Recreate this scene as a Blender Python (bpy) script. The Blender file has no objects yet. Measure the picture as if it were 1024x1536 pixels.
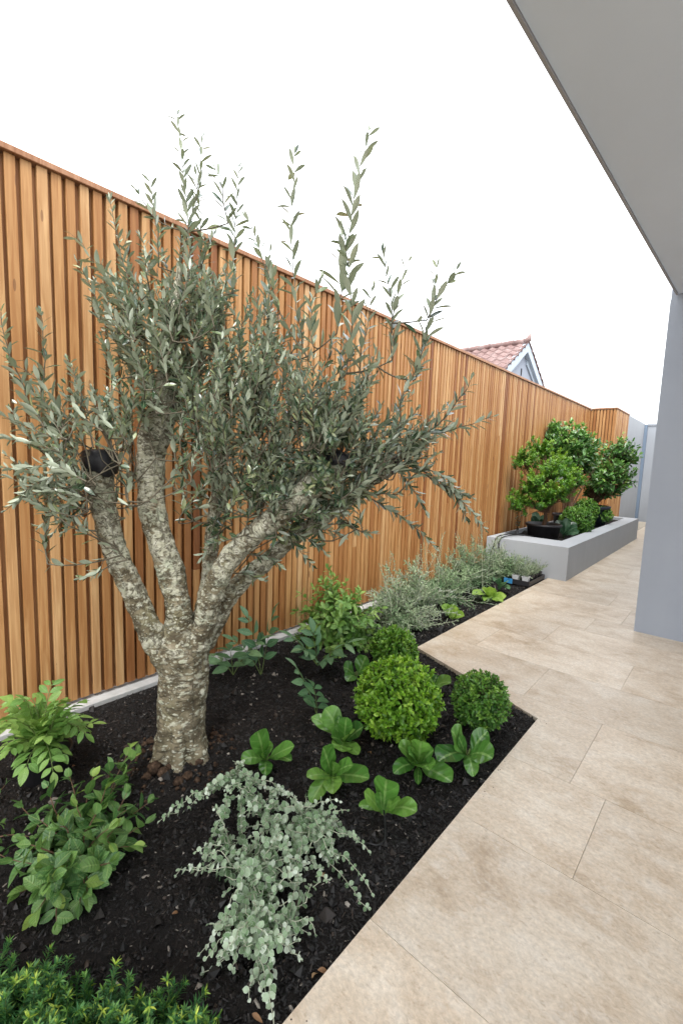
import bpy, math
import numpy as np
from mathutils import Matrix, Vector, noise as mnoise

rng = np.random.default_rng(11)
C = bpy.context.scene.collection
PI = math.pi
# ------------------------------------------------------------------ camera basis (rows: world X, Y, Z seen from the lens)
RW = np.array([[0.7477737453594848, -0.09947983938067158, 0.6564588237717914],
               [0.663034335633301, 0.05987266575952886, -0.7461908158548689],
               [0.03492700276799271, 0.9932366412147929, 0.11072975673233057]])
EYE = np.array([0.0, 0.0, 1.3])
FPX = 673.0

def ray(u, v):
    return RW @ np.array([(u - 512) / FPX, -(v - 768) / FPX, -1.0])

def at(u, v, d):                      # the point at depth d (metres) along a sight line
    return EYE + ray(u, v) * d

def on(u, v, z=0.0):                  # where a sight line meets height z
    r = ray(u, v)
    return EYE + r * ((z - 1.3) / r[2])

def depth_of(p):
    return float(-(RW.T @ (np.asarray(p, float) - EYE))[2])

def unit(a):
    a = np.asarray(a, float)
    n = np.linalg.norm(a, axis=-1, keepdims=True)
    return a / np.maximum(n, 1e-9)

# ------------------------------------------------------------------ value noise
def _hash(ix, iy, seed):
    h = (ix.astype(np.int64) * 374761393 + iy.astype(np.int64) * 668265263 + seed * 1442695041) & 0xFFFFFFFF
    h = ((h ^ (h >> 13)) * 1274126177) & 0xFFFFFFFF
    return ((h ^ (h >> 16)) & 0xFFFF) / 65535.0

def vnoise(x, y, seed=0):
    x = np.asarray(x, float); y = np.asarray(y, float)
    ix = np.floor(x); iy = np.floor(y)
    fx = x - ix; fy = y - iy
    fx = fx * fx * (3 - 2 * fx); fy = fy * fy * (3 - 2 * fy)
    a = _hash(ix, iy, seed); b = _hash(ix + 1, iy, seed); c = _hash(ix, iy + 1, seed); d = _hash(ix + 1, iy + 1, seed)
    return (a * (1 - fx) + b * fx) * (1 - fy) + (c * (1 - fx) + d * fx) * fy

BX, BY = -0.668, 2.374                # outer corner of the near bed
def bed_edge(y):                      # x of the paving edge of the bed at y
    y = np.asarray(y, float)
    k = np.clip((y - 2.374) / (2.70 - 2.374), 0, 1)
    return np.where(y < 2.374, BX, BX + k * (-1.612 - BX))

def soil_h(x, y):
    x = np.asarray(x, float); y = np.asarray(y, float)
    h = -0.022 + 0.030 * (vnoise(x * 3.1, y * 3.1, 1) - 0.5) + 0.024 * (vnoise(x * 11, y * 11, 2) - 0.5)
    h = h + 0.022 * (vnoise(x * 30, y * 30, 3) - 0.5) + 0.014 * (vnoise(x * 75, y * 75, 4) - 0.5)
    h = h + 0.055 * np.exp(-(((x + 1.70) ** 2 + (y - 0.93) ** 2) / 0.055))
    h = h + 0.02 * np.exp(-(((x + 1.2) ** 2 + (y - 0.9) ** 2) / 0.3))
    # a scooped hollow near the camera
    h = h - 0.05 * np.exp(-(((x + 1.03) / .09) ** 2 + ((y - 0.50) / .07) ** 2))
    e = np.clip((bed_edge(y) - x) / 0.10, 0, 1)
    h = h * e + (-0.020 + 0.008 * (vnoise(x * 40, y * 40, 8) - .5)) * (1 - e)
    k = np.clip((x + 2.40) / 0.12, 0, 1)
    return h * k + (-0.012) * (1 - k)

def ground(u, v):                     # soil point under a pixel
    p = on(u, v, -0.02)
    p[2] = float(soil_h(p[0], p[1]))
    return p

# ------------------------------------------------------------------ mesh accumulation
class Geo:
    def __init__(self):
        self.V = []; self.A = []; self.L = []; self.N = []; self.n = 0

    def add(self, V, faces, attr=(0, 0, 0)):
        V = np.asarray(V, float)
        a = np.asarray(attr, float)
        if a.ndim == 1:
            a = np.tile(a, (len(V), 1))
        self.V.append(V); self.A.append(a)
        if isinstance(faces, np.ndarray):
            self.L.append((faces + self.n).ravel()); self.N.append(np.full(len(faces), faces.shape[1]))
        else:
            for f in faces:
                self.L.append(np.asarray(f) + self.n); self.N.append(np.array([len(f)]))
        self.n += len(V)

    def box(self, lo, hi, attr=(0, 0, 0)):
        x0, y0, z0 = lo; x1, y1, z1 = hi
        V = [(x0, y0, z0), (x1, y0, z0), (x1, y1, z0), (x0, y1, z0), (x0, y0, z1), (x1, y0, z1), (x1, y1, z1), (x0, y1, z1)]
        self.add(V, np.array([(0, 3, 2, 1), (4, 5, 6, 7), (0, 1, 5, 4), (1, 2, 6, 5), (2, 3, 7, 6), (3, 0, 4, 7)]), attr)

    def prism(self, poly, z0, z1, attr=(0, 0, 0)):     # poly counter-clockwise seen from above
        n = len(poly)
        V = [(p[0], p[1], z0) for p in poly] + [(p[0], p[1], z1) for p in poly]
        self.add(V, [tuple(range(n - 1, -1, -1)), tuple(range(n, 2 * n))] + [(i, (i + 1) % n, n + (i + 1) % n, n + i) for i in range(n)], attr)

    def tube(self, P, R, sides=5, cap=True, attr=(0, 0, 0), ellip=1.0):
        P = np.asarray(P, float); m = len(P)
        R = np.broadcast_to(np.asarray(R, float), (m,))
        T = unit(np.gradient(P, axis=0))
        a = np.array([0, 0, 1.0]) if abs(T[0][2]) < 0.9 else np.array([1.0, 0, 0])
        u = unit(np.cross(T[0], a))
        ang = np.arange(sides) * 2 * PI / sides
        rings = []
        for i in range(m):
            u = unit(u - T[i] * np.dot(u, T[i])); w = np.cross(T[i], u)
            rings.append(P[i] + R[i] * (np.cos(ang)[:, None] * u + np.sin(ang)[:, None] * w * ellip))
        V = np.concatenate(rings)
        i, j = np.meshgrid(np.arange(m - 1), np.arange(sides), indexing='ij')
        j2 = (j + 1) % sides
        F = np.stack([i * sides + j, i * sides + j2, (i + 1) * sides + j2, (i + 1) * sides + j], -1).reshape(-1, 4)
        self.add(V, F, attr)
        if cap:
            self.L.append(np.arange(sides)[::-1] + self.n - len(V)); self.N.append(np.array([sides]))
            self.L.append(np.arange(sides) + self.n - sides); self.N.append(np.array([sides]))

    def lathe(self, prof, centre, sides=32, sx=1.0, sy=1.0, rz=0.0):
        V = []; m = len(prof)
        for r, z in prof:
            for k in range(sides):
                a = 2 * PI * k / sides
                x, y = r * math.cos(a) * sx, r * math.sin(a) * sy
                V.append((centre[0] + x * math.cos(rz) - y * math.sin(rz), centre[1] + x * math.sin(rz) + y * math.cos(rz), centre[2] + z))
        F = [(i * sides + k, i * sides + (k + 1) % sides, (i + 1) * sides + (k + 1) % sides, (i + 1) * sides + k) for i in range(m - 1) for k in range(sides)]
        self.add(V, np.array(F))
        self.L.append(np.arange(sides)[::-1] + self.n - len(V)); self.N.append(np.array([sides]))
        self.L.append(np.arange(sides) + self.n - sides); self.N.append(np.array([sides]))

    def mesh(self, name, smooth=False):
        me = bpy.data.meshes.new(name)
        V = np.concatenate(self.V); L = np.concatenate(self.L).astype(np.int32); N = np.concatenate(self.N).astype(np.int32)
        me.vertices.add(len(V)); me.vertices.foreach_set('co', V.ravel().astype(np.float32))
        me.loops.add(len(L)); me.loops.foreach_set('vertex_index', L)
        me.polygons.add(len(N))
        me.polygons.foreach_set('loop_start', np.concatenate([[0], np.cumsum(N)[:-1]]).astype(np.int32))
        at_ = me.attributes.new('leaf', 'FLOAT_VECTOR', 'POINT')
        at_.data.foreach_set('vector', np.concatenate(self.A).ravel().astype(np.float32))
        me.update(calc_edges=True)
        me.validate()
        me.polygons.foreach_set('use_smooth', np.full(len(me.polygons), smooth))
        return me

    def build(self, name, mat, parent=None, smooth=False, bevel=0.0, segs=2):
        o = bpy.data.objects.new(name, self.mesh(name, smooth))
        o.data.materials.append(mat)
        C.objects.link(o)
        if parent is not None:
            attach(o, parent)
        if bevel:
            md = o.modifiers.new('edges', 'BEVEL'); md.width = bevel; md.segments = segs; md.limit_method = 'ANGLE'
        return o

def attach(o, parent):
    o.parent = parent
    o.matrix_parent_inverse = Matrix.Translation(parent.location).inverted() if parent.type == 'EMPTY' else Matrix.Identity(4)

def thing(name, label, cat, loc=(0, 0, 0), group=None):
    o = bpy.data.objects.new(name, None); C.objects.link(o)
    o.location = tuple(float(v) for v in loc); o.empty_display_size = 0.05
    return tag(o, label, cat, group)

def tag(o, label, cat, group=None):
    o['label'] = label; o['category'] = cat
    if group: o['group'] = group
    return o

def struct(o, kind='structure'):
    o['kind'] = kind
    return o

# ------------------------------------------------------------------ leaves
class Leaves:
    """instances of a leaf blade: rows along the midrib, cols across it, joined into one mesh"""
    def __init__(self, prof, cols=3, curl=0.12, fold=0.25, wave=0.0, variants=4, seed=0):
        r = np.random.default_rng(seed + 5)
        self.T = []
        rows = len(prof)
        for k in range(variants):
            cu = curl * r.uniform(0.2, 1.8); fo = fold * r.uniform(0.5, 1.5); tw = r.uniform(-.25, .25)
            side = r.uniform(-.12, .12)
            xs = []; at_ = []
            for i, w in enumerate(prof):
                t = i / (rows - 1)
                for c in np.linspace(-1, 1, cols):
                    x = c * w * 0.5
                    zl = -cu * t * t + wave * math.sin(t * 9 + c * 2 + k) * abs(c) * 0.5
                    zw = fo * abs(c) * w * 0.5 + tw * t * c * w * .5
                    xs.append((x, t, zl, zw, side * t * t)); at_.append((c, t))
            i, j = np.meshgrid(np.arange(rows - 1), np.arange(cols - 1), indexing='ij')
            F = np.stack([i * cols + j, i * cols + j + 1, (i + 1) * cols + j + 1, (i + 1) * cols + j], -1).reshape(-1, 4)
            self.T.append((np.array(xs), np.array(at_), F))
        self.P = []; self.D = []; self.Nn = []; self.LW = []; self.R = []

    def add(self, p, d, n, L, W, r):
        self.P.append(p); self.D.append(d); self.Nn.append(n); self.LW.append((L, W)); self.R.append(r)

    def count(self):
        return len(self.P)

    def into(self, g):
        P = np.array(self.P); D = unit(np.array(self.D)); N = np.array(self.Nn); LW = np.array(self.LW); R = np.array(self.R)
        S = unit(np.cross(D, N)); N = np.cross(S, D)
        k = np.arange(len(P)) % len(self.T)
        np.random.default_rng(3).shuffle(k)
        for ti, (X, A, F) in enumerate(self.T):
            m = np.nonzero(k == ti)[0]
            if not len(m):
                continue
            L = LW[m, 0][:, None]; W = LW[m, 1][:, None]
            x = X[None, :, 0] * W + X[None, :, 4] * L; y = X[None, :, 1] * L; z = X[None, :, 2] * L + X[None, :, 3] * W
            V = P[m][:, None, :] + x[..., None] * S[m][:, None, :] + y[..., None] * D[m][:, None, :] + z[..., None] * N[m][:, None, :]
            a = np.concatenate([np.tile(A[None], (len(m), 1, 1)), np.tile(R[m][:, None, None], (1, len(A), 1))], -1)
            nv = len(X)
            FF = (F[None] + (np.arange(len(m)) * nv)[:, None, None]).reshape(-1, 4)
            g.add(V.reshape(-1, 3), FF, a.reshape(-1, 3))

    def build(self, name, mat, parent=None, extra=None):
        g = extra or Geo()
        self.into(g)
        return g.build(name, mat, parent, smooth=True)

LANCE = (.10, .50, .82, 1.0, .93, .66, .04)
OVATE = (.08, .62, .98, .95, .62, .03)
OVATE_FINE = (.06, .45, .82, 1.0, .98, .82, .52, .04)
ROUND = (.15, .85, 1.0, .85, .10)
NEEDLE = (.5, 1.0, .06)
SMALL = (.15, .9, .9, .10)

def bez(p0, p1, p2, n):
    t = np.linspace(0, 1, n)[:, None]
    return (1 - t) ** 2 * np.asarray(p0) + 2 * t * (1 - t) * np.asarray(p1) + t * t * np.asarray(p2)

UP = np.array([0, 0, 1.0])

def dress(LV, P, spacing, L, W, ang=0.8, mode='opp', t0=0.1, up=0.4, jit=0.25, tip=True, rr=(0, 1), taper=0.35, rnd=None, shade=None):
    """set leaves along the stem P. mode: opp (opposite pairs turning by 90 degrees), alt, flat (two rows), whorl"""
    rnd = rnd or rng
    P = np.asarray(P, float)
    seg = np.linalg.norm(np.diff(P, axis=0), axis=1); S = np.concatenate([[0], np.cumsum(seg)]); tot = S[-1]
    s = tot * t0; k = 0; phi = rnd.uniform(0, 6.28)
    while s < tot * 0.985:
        q = np.array([np.interp(s, S, P[:, c]) for c in range(3)])
        i = min(np.searchsorted(S, s, side='right') - 1, len(P) - 2)
        T = unit(P[i + 1] - P[i])
        a = np.array([0, 0, 1.0]) if abs(T[2]) < 0.92 else np.array([1.0, 0, 0])
        A = unit(np.cross(T, a)); B = np.cross(A, T)
        if mode == 'opp':
            azs = (phi, phi + PI); phi += PI / 2 + rnd.normal(0, .15)
        elif mode == 'alt':
            azs = (phi,); phi += 2.4
        elif mode == 'flat':
            azs = (0, PI)
        else:
            azs = [phi + j * 2 * PI / 5 for j in range(5)]; phi += 0.6
        f = 1 - taper * (s / tot) ** 2
        for az in azs:
            az = az + rnd.normal(0, jit)
            an = ang + rnd.normal(0, jit * 0.7)
            rad = math.cos(az) * A + math.sin(az) * B
            d = T * math.cos(an) + rad * math.sin(an)
            n = T * math.sin(an) - rad * math.cos(an) + UP * up + rnd.normal(0, jit * .6, 3)
            l = L * f * rnd.uniform(.75, 1.2)
            LV.add(q, d, n, l, W * f * rnd.uniform(.8, 1.2) * l / (L * f), rnd.uniform(*rr) if shade is None else shade(s / tot))
        s += spacing * rnd.uniform(.8, 1.2); k += 1
    if tip:
        T = unit(P[-1] - P[-2])
        for j in range(2):
            d = T + rnd.normal(0, .22, 3)
            LV.add(P[-1], d, np.cross(unit(d), rnd.normal(0, 1, 3)), L * (1 - taper) * rnd.uniform(.6, .95), W * (1 - taper) * .8, rnd.uniform(*rr) if shade is None else shade(1.0))

# ------------------------------------------------------------------ materials
def new_mat(name):
    m = bpy.data.materials.new(name); m.use_nodes = True
    nt = m.node_tree
    for n in list(nt.nodes): nt.nodes.remove(n)
    out = nt.nodes.new('ShaderNodeOutputMaterial')
    return m, nt, out

class NT:
    def __init__(self, name):
        self.m, self.nt, self.out = new_mat(name)
    def n(self, t, **kw):
        x = self.nt.nodes.new(t)
        for k, v in kw.items():
            if k.startswith('i_'):
                key = k[2:]
                x.inputs[int(key) if key.isdigit() else key.replace('_', ' ')].default_value = v
            else:
                setattr(x, k, v)
        return x
    def l(self, a, b):
        self.nt.links.new(a, b)
    def math(self, op, a, b=None, clamp=False):
        x = self.n('ShaderNodeMath', operation=op, use_clamp=clamp)
        for i, v in enumerate((a, b)):
            if v is None: continue
            if isinstance(v, (int, float)): x.inputs[i].default_value = v
            else: self.l(v, x.inputs[i])
        return x.outputs[0]
    def mix(self, f, a, b, blend='MIX'):
        x = self.n('ShaderNodeMix', data_type='RGBA', blend_type=blend)
        for s, v in ((x.inputs[0], f), (x.inputs[6], a), (x.inputs[7], b)):
            if isinstance(v, (int, float)): s.default_value = v
            elif isinstance(v, tuple): s.default_value = v if len(v) == 4 else v + (1,)
            else: self.l(v, s)
        return x.outputs[2]
    def ramp(self, f, stops, interp='LINEAR'):
        x = self.n('ShaderNodeValToRGB'); x.color_ramp.interpolation = interp
        e = x.color_ramp.elements
        while len(e) < len(stops): e.new(0.5)
        for q, (p, c) in zip(e, stops):
            q.position = p; q.color = c if len(c) == 4 else tuple(c) + (1,)
        self.l(f, x.inputs[0])
        return x.outputs[0]
    def noise(self, vec, scale, detail=4, rough=.55, dist=0.0):
        x = self.n('ShaderNodeTexNoise'); x.inputs['Scale'].default_value = scale; x.inputs['Detail'].default_value = detail
        x.inputs['Roughness'].default_value = rough; x.inputs['Distortion'].default_value = dist
        if vec is not None: self.l(vec, x.inputs['Vector'])
        return x
    def mapping(self, vec, scale=(1, 1, 1), rot=(0, 0, 0), loc=(0, 0, 0)):
        x = self.n('ShaderNodeMapping'); x.inputs['Scale'].default_value = scale; x.inputs['Rotation'].default_value = rot; x.inputs['Location'].default_value = loc
        self.l(vec, x.inputs['Vector']); return x.outputs[0]
    def pos(self):
        return self.n('ShaderNodeNewGeometry').outputs['Position']
    def leafattr(self):
        a = self.n('ShaderNodeAttribute', attribute_name='leaf'); s = self.n('ShaderNodeSeparateXYZ'); self.l(a.outputs['Vector'], s.inputs[0])
        return s.outputs[0], s.outputs[1], s.outputs[2]
    def principled(self, col, rough=.5, spec=.5, bump=None, bstr=.3, bdist=.01):
        b = self.n('ShaderNodeBsdfPrincipled')
        if isinstance(col, tuple): b.inputs['Base Color'].default_value = col if len(col) == 4 else col + (1,)
        else: self.l(col, b.inputs['Base Color'])
        if isinstance(rough, (int, float)): b.inputs['Roughness'].default_value = rough
        else: self.l(rough, b.inputs['Roughness'])
        b.inputs['Specular IOR Level'].default_value = spec
        if bump is not None:
            x = self.n('ShaderNodeBump'); x.inputs['Strength'].default_value = bstr; x.inputs['Distance'].default_value = bdist
            self.l(bump, x.inputs['Height']); self.l(x.outputs[0], b.inputs['Normal'])
        self.b = b
        return b.outputs[0]
    def done(self, s):
        self.l(s, self.out.inputs['Surface']); return self.m

def leaf_mat(name, ramp, under=None, vein=None, veinf=.5, sideveins=0, rough=.42, trans=.22, spec=.5, edge=None):
    t = NT(name)
    c, v, r = t.leafattr()
    col = t.ramp(r, ramp)
    ns = t.noise(t.pos(), 40, 2)
    col = t.mix(t.math('MULTIPLY', t.math('SUBTRACT', ns.outputs[0], .5), .7, True), col, (.5, .5, .3), 'MULTIPLY') if False else col
    hs = t.n('ShaderNodeHueSaturation'); t.l(col, hs.inputs['Color'])
    t.l(t.math('ADD', t.math('MULTIPLY', ns.outputs[0], .8), .6), hs.inputs['Value'])
    col = hs.outputs[0]
    ac = t.math('ABSOLUTE', c)
    bump = None
    if sideveins:
        # side veins leave the midrib at a slant
        w = t.math('SINE', t.math('MULTIPLY', t.math('SUBTRACT', v, t.math('MULTIPLY', ac, .22)), sideveins * 6.283))
        bump = w
        sv = t.math('MULTIPLY', t.math('GREATER_THAN', w, .93), .22)
        if vein: col = t.mix(sv, col, vein)
    if vein:
        mid = t.math('MULTIPLY', t.math('LESS_THAN', ac, .10), veinf)
        col = t.mix(mid, col, vein)
    if edge:
        col = t.mix(t.math('MULTIPLY', t.math('GREATER_THAN', ac, .85), .5), col, edge)
    tc = col
    if under:
        g = t.n('ShaderNodeNewGeometry')
        col = t.mix(g.outputs['Backfacing'], col, under)
    p = t.principled(col, rough, spec, bump, .25, .004)
    if trans:
        tr = t.n('ShaderNodeBsdfTranslucent')
        hs2 = t.n('ShaderNodeHueSaturation'); hs2.inputs['Saturation'].default_value = 1.1; hs2.inputs['Value'].default_value = 1.3
        t.l(tc, hs2.inputs['Color']); t.l(hs2.outputs[0], tr.inputs['Color'])
        mx = t.n('ShaderNodeMixShader'); mx.inputs[0].default_value = trans
        t.l(p, mx.inputs[1]); t.l(tr.outputs[0], mx.inputs[2]); p = mx.outputs[0]
    return t.done(p)

def plain(name, col, rough=.6, spec=.4, nscale=0, namt=.2, bumps=0, bscale=60):
    t = NT(name)
    c = col
    if nscale:
        n = t.noise(t.pos(), nscale, 6)
        c = t.mix(n.outputs[0], tuple(x * (1 - namt) for x in col), tuple(min(1, x * (1 + namt)) for x in col))
    b = t.noise(t.pos(), bscale, 5).outputs[0] if bumps else None
    return t.done(t.principled(c, rough, spec, b, bumps, .004))

# cedar: long stretched grain, every board its own tone
def wood_mat(name, tones, rough=.55):
    t = NT(name)
    bc, bv, r = t.leafattr()
    off = t.n('ShaderNodeCombineXYZ'); t.l(t.math('MULTIPLY', r, 37.0), off.inputs[0]); t.l(t.math('MULTIPLY', r, 19.0), off.inputs[2])
    add = t.n('ShaderNodeVectorMath', operation='ADD'); t.l(t.pos(), add.inputs[0]); t.l(off.outputs[0], add.inputs[1])
    g1 = t.noise(t.mapping(add.outputs[0], (95, 95, 2.6)), 1.0, 5, .6, .5)
    g2 = t.noise(t.mapping(add.outputs[0], (22, 22, 1.4)), 1.0, 4, .55, 1.6)
    # growth rings cut lengthways: bands bent by a slow noise
    wv = t.n('ShaderNodeTexWave', wave_type='BANDS', bands_direction='X'); wv.inputs['Scale'].default_value = 22; wv.inputs['Distortion'].default_value = 9
    wv.inputs['Detail'].default_value = 2; wv.inputs['Detail Scale'].default_value = .7
    t.l(t.mapping(add.outputs[0], (1.6, 1.6, .16)), wv.inputs['Vector'])
    base = t.ramp(r, tones)
    dark = t.mix(1.0, base, (.60, .48, .38), 'MULTIPLY')
    col = t.mix(t.math('MULTIPLY', t.math('SUBTRACT', g2.outputs[0], .40), 2.2, True), dark, base)
    col = t.mix(t.math('MULTIPLY', t.math('SUBTRACT', g1.outputs[0], .5), 1.6, True), col, t.mix(1.0, base, (1.35, 1.38, 1.4), 'MULTIPLY'))
    col = t.mix(t.math('MULTIPLY', wv.outputs[0], .28), col, dark)
    # sparse knots
    vo = t.n('ShaderNodeTexVoronoi'); vo.inputs['Scale'].default_value = 1.0
    t.l(t.mapping(add.outputs[0], (14, 14, 3.0)), vo.inputs['Vector'])
    kn = t.math('MULTIPLY', t.math('LESS_THAN', vo.outputs['Distance'], .09), .55)
    col = t.mix(kn, col, (.10, .04, .018))
    # runs and tide marks of rain and oil
    st = t.noise(t.mapping(t.pos(), (9, 9, 1.1)), 1.0, 3, .6)
    col = t.mix(t.math('MULTIPLY', t.math('SUBTRACT', st.outputs[0], .56), 2.0, True), col, t.mix(1.0, col, (.72, .62, .52), 'MULTIPLY'))
    p = t.principled(col, rough, .35, g1.outputs[0], .25, .003)
    return t.done(p)

M = {}
CEDAR = [(0.0, (.26, .105, .036)), (.18, (.38, .185, .066)), (.42, (.49, .275, .110)), (.68, (.575, .36, .165)), (1.0, (.67, .47, .26))]
M['cedar'] = wood_mat('cedar', CEDAR)
M['cedar_back'] = wood_mat('cedar_backing', [(0, (.44, .23, .10)), (1, (.54, .31, .15))])
M['cap'] = wood_mat('cedar_cap', [(0, (.40, .22, .13)), (1, (.48, .29, .18))])

def render_mat(name, c1, c2, bump=.12, mott=2.2):
    t = NT(name)
    a = t.noise(t.pos(), mott, 6, .6); b = t.noise(t.pos(), 140, 3)
    st = t.noise(t.mapping(t.pos(), (5, 5, .5)), 1.0, 4)
    f = t.math('ADD', t.math('MULTIPLY', a.outputs[0], .6), t.math('MULTIPLY', st.outputs[0], .4))
    col = t.mix(t.math('MULTIPLY', t.math('SUBTRACT', f, .3), 2.4, True), c1, c2)
    return t.done(t.principled(col, .75, .3, b.outputs[0], bump, .003))

M['wall'] = render_mat('grey_render', (.285, .315, .365), (.33, .36, .41))
M['end_wall'] = render_mat('end_wall_render', (.29, .305, .325), (.33, .345, .365))
M['planter'] = render_mat('planter_render', (.335, .355, .38), (.385, .405, .43))
M['soffit'] = render_mat('soffit_paint', (.57, .66, .80), (.61, .70, .84), .05, .8)
M['fascia'] = plain('fascia_paint', (.30, .305, .33), .5, .4, 3, .06)
M['gate'] = plain('gate_paint', (.32, .34, .37), .5, .4, 2, .08)
M['gate_dark'] = plain('gate_post_paint', (.16, .21, .28), .5, .4, 2, .08)
M['kerb'] = plain('kerb_concrete', (.42, .42, .41), .85, .2, 18, .3, .3, 150)

# beige stone pavers
t = NT('travertine_pavers')
c, v, r = t.leafattr()
off = t.n('ShaderNodeCombineXYZ'); t.l(t.math('MULTIPLY', r, 23.0), off.inputs[0]); t.l(t.math('MULTIPLY', r, 41.0), off.inputs[1])
add = t.n('ShaderNodeVectorMath', operation='ADD'); t.l(t.pos(), add.inputs[0]); t.l(off.outputs[0], add.inputs[1])
vv = add.outputs[0]
n1 = t.noise(t.mapping(vv, (3.2, 4.2, 1)), 1.0, 9, .68, .3)
n2 = t.noise(t.mapping(vv, (34, 62, 1)), 1.0, 6, .7, .3)
n3 = t.noise(vv, 260, 4, .65)
n4 = t.noise(t.mapping(vv, (11, 15, 1)), 1.0, 8, .7, .5)
col = t.ramp(n1.outputs[0], [(.32, (.40, .305, .205)), (.44, (.51, .415, .31)), (.56, (.585, .50, .395)), (.68, (.63, .56, .465))])
col = t.mix(t.math('MULTIPLY', t.math('SUBTRACT', n4.outputs[0], .50), 3.0, True), col, (.66, .605, .525))
col = t.mix(t.math('MULTIPLY', t.math('SUBTRACT', n2.outputs[0], .56), 4.0, True), col, (.34, .25, .165))
col = t.mix(t.math('MULTIPLY', t.math('SUBTRACT', .42, n2.outputs[0]), 3.2, True), col, (.64, .59, .51))
col = t.mix(t.math('MULTIPLY', t.math('SUBTRACT', n3.outputs[0], .60), 3.2, True), col, (.27, .21, .155))
hs = t.n('ShaderNodeHueSaturation'); t.l(col, hs.inputs['Color'])
t.l(t.math('ADD', t.math('MULTIPLY', r, .12), .94), hs.inputs['Value'])
n5 = t.noise(t.mapping(vv, (60, 80, 1)), 1.0, 5, .75, .4)
hs2 = t.n('ShaderNodeHueSaturation'); t.l(hs.outputs[0], hs2.inputs['Color']); t.l(t.math('ADD', t.math('MULTIPLY', n5.outputs[0], 1.05), .46), hs2.inputs['Value']); hs = hs2
rg = t.math('ADD', t.math('MULTIPLY', n1.outputs[0], .25), .29)
M['paver'] = t.done(t.principled(hs.outputs[0], rg, .4, n2.outputs[0], .10, .003))
M['grout'] = plain('grout', (.36, .305, .24), .9, .2, 40, .2)

# black mulch
t = NT('black_mulch')
n1 = t.noise(t.pos(), 90, 8, .7); n2 = t.noise(t.pos(), 7, 4)
col = t.ramp(n1.outputs[0], [(.3, (.004, .0034, .0032)), (.55, (.013, .0105, .0092)), (.75, (.036, .028, .023))])
col = t.mix(t.math('MULTIPLY', t.math('SUBTRACT', n2.outputs[0], .55), 1.6, True), col, (.020, .014, .011))
M['soil'] = t.done(t.principled(col, .82, .25, n1.outputs[0], .9, .02))
t = NT('mulch_chips')
c, v, r = t.leafattr()
col = t.ramp(r, [(0, (.003, .0027, .0027)), (.70, (.008, .007, .0065)), (.92, (.020, .015, .012)), (.975, (.05, .036, .027)), (.980, (.14, .12, .10)), (1, (.32, .29, .25))])
M['chips'] = t.done(t.principled(col, .55, .4))
t = NT('brown_clods')
n1 = t.noise(t.pos(), 60, 6); n2 = t.noise(t.pos(), 9, 3)
col = t.ramp(n1.outputs[0], [(.3, (.016, .010, .007)), (.55, (.060, .038, .025)), (.8, (.15, .10, .07))])
M['clods'] = t.done(t.principled(col, .95, .15, n1.outputs[0], .8, .01))
M['ground'] = plain('bare_ground', (.14, .12, .09), .9, .2, 3, .3)

# bark: pale lichen plates and flecks over brown, dark wrinkles running round the limb. attribute = (metres along, turn, height)
t = NT('olive_bark')
s_, a_, z_ = t.leafattr()
P = t.pos()
d1 = t.noise(P, 26, 4, .6)
vadd = t.n('ShaderNodeVectorMath', operation='MULTIPLY_ADD'); t.l(d1.outputs['Color'], vadd.inputs[0]); vadd.inputs[1].default_value = (.035, .035, .02); t.l(P, vadd.inputs[2])
VP = vadd.outputs[0]
base = t.ramp(t.noise(P, 14, 6, .65).outputs[0], [(.32, (.065, .056, .034)), (.48, (.140, .120, .076)), (.60, (.22, .19, .13)), (.74, (.28, .23, .175))])
base = t.mix(t.math('MULTIPLY', t.math('SUBTRACT', t.noise(P, 7, 3).outputs[0], .52), 3.0, True), base, (.15, .15, .075))
pale = t.ramp(t.noise(P, 55, 4).outputs[0], [(.3, (.29, .29, .205)), (.5, (.40, .395, .305)), (.7, (.54, .53, .44))])
pale = t.mix(t.math('MULTIPLY', t.math('SUBTRACT', t.noise(P, 9, 2).outputs[0], .55), 3.0, True), pale, (.30, .36, .26))
# big plates (more of them up the limbs)
pl = t.noise(t.mapping(VP, (1, 1, 1.5)), 13, 5, .6)
cover = t.math('ADD', t.math('MULTIPLY', z_, .24), -.085)
plate = t.math('MULTIPLY', t.math('ADD', t.math('SUBTRACT', pl.outputs[0], .56), cover), 14.0, True)
# flecks
def flecks(scale, thr, radius):
    vo = t.n('ShaderNodeTexVoronoi'); vo.inputs['Scale'].default_value = scale
    t.l(t.mapping(VP, (1, 1, 1.9)), vo.inputs['Vector'])
    sp = t.n('ShaderNodeSeparateColor'); t.l(vo.outputs['Color'], sp.inputs[0])
    rad = t.math('MULTIPLY', sp.outputs[1], radius)
    inside = t.math('MULTIPLY', t.math('SUBTRACT', t.math('ADD', rad, radius * .25), vo.outputs['Distance']), 9.0, True)
    return t.math('MULTIPLY', inside, t.math('GREATER_THAN', sp.outputs[0], thr))
f1 = flecks(34, .30, .55); f2 = flecks(75, .62, .5)
patch = t.math('MAXIMUM', t.math('MAXIMUM', plate, f1), f2)
col = t.mix(t.math('MULTIPLY', patch, .93), base, pale)
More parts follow.
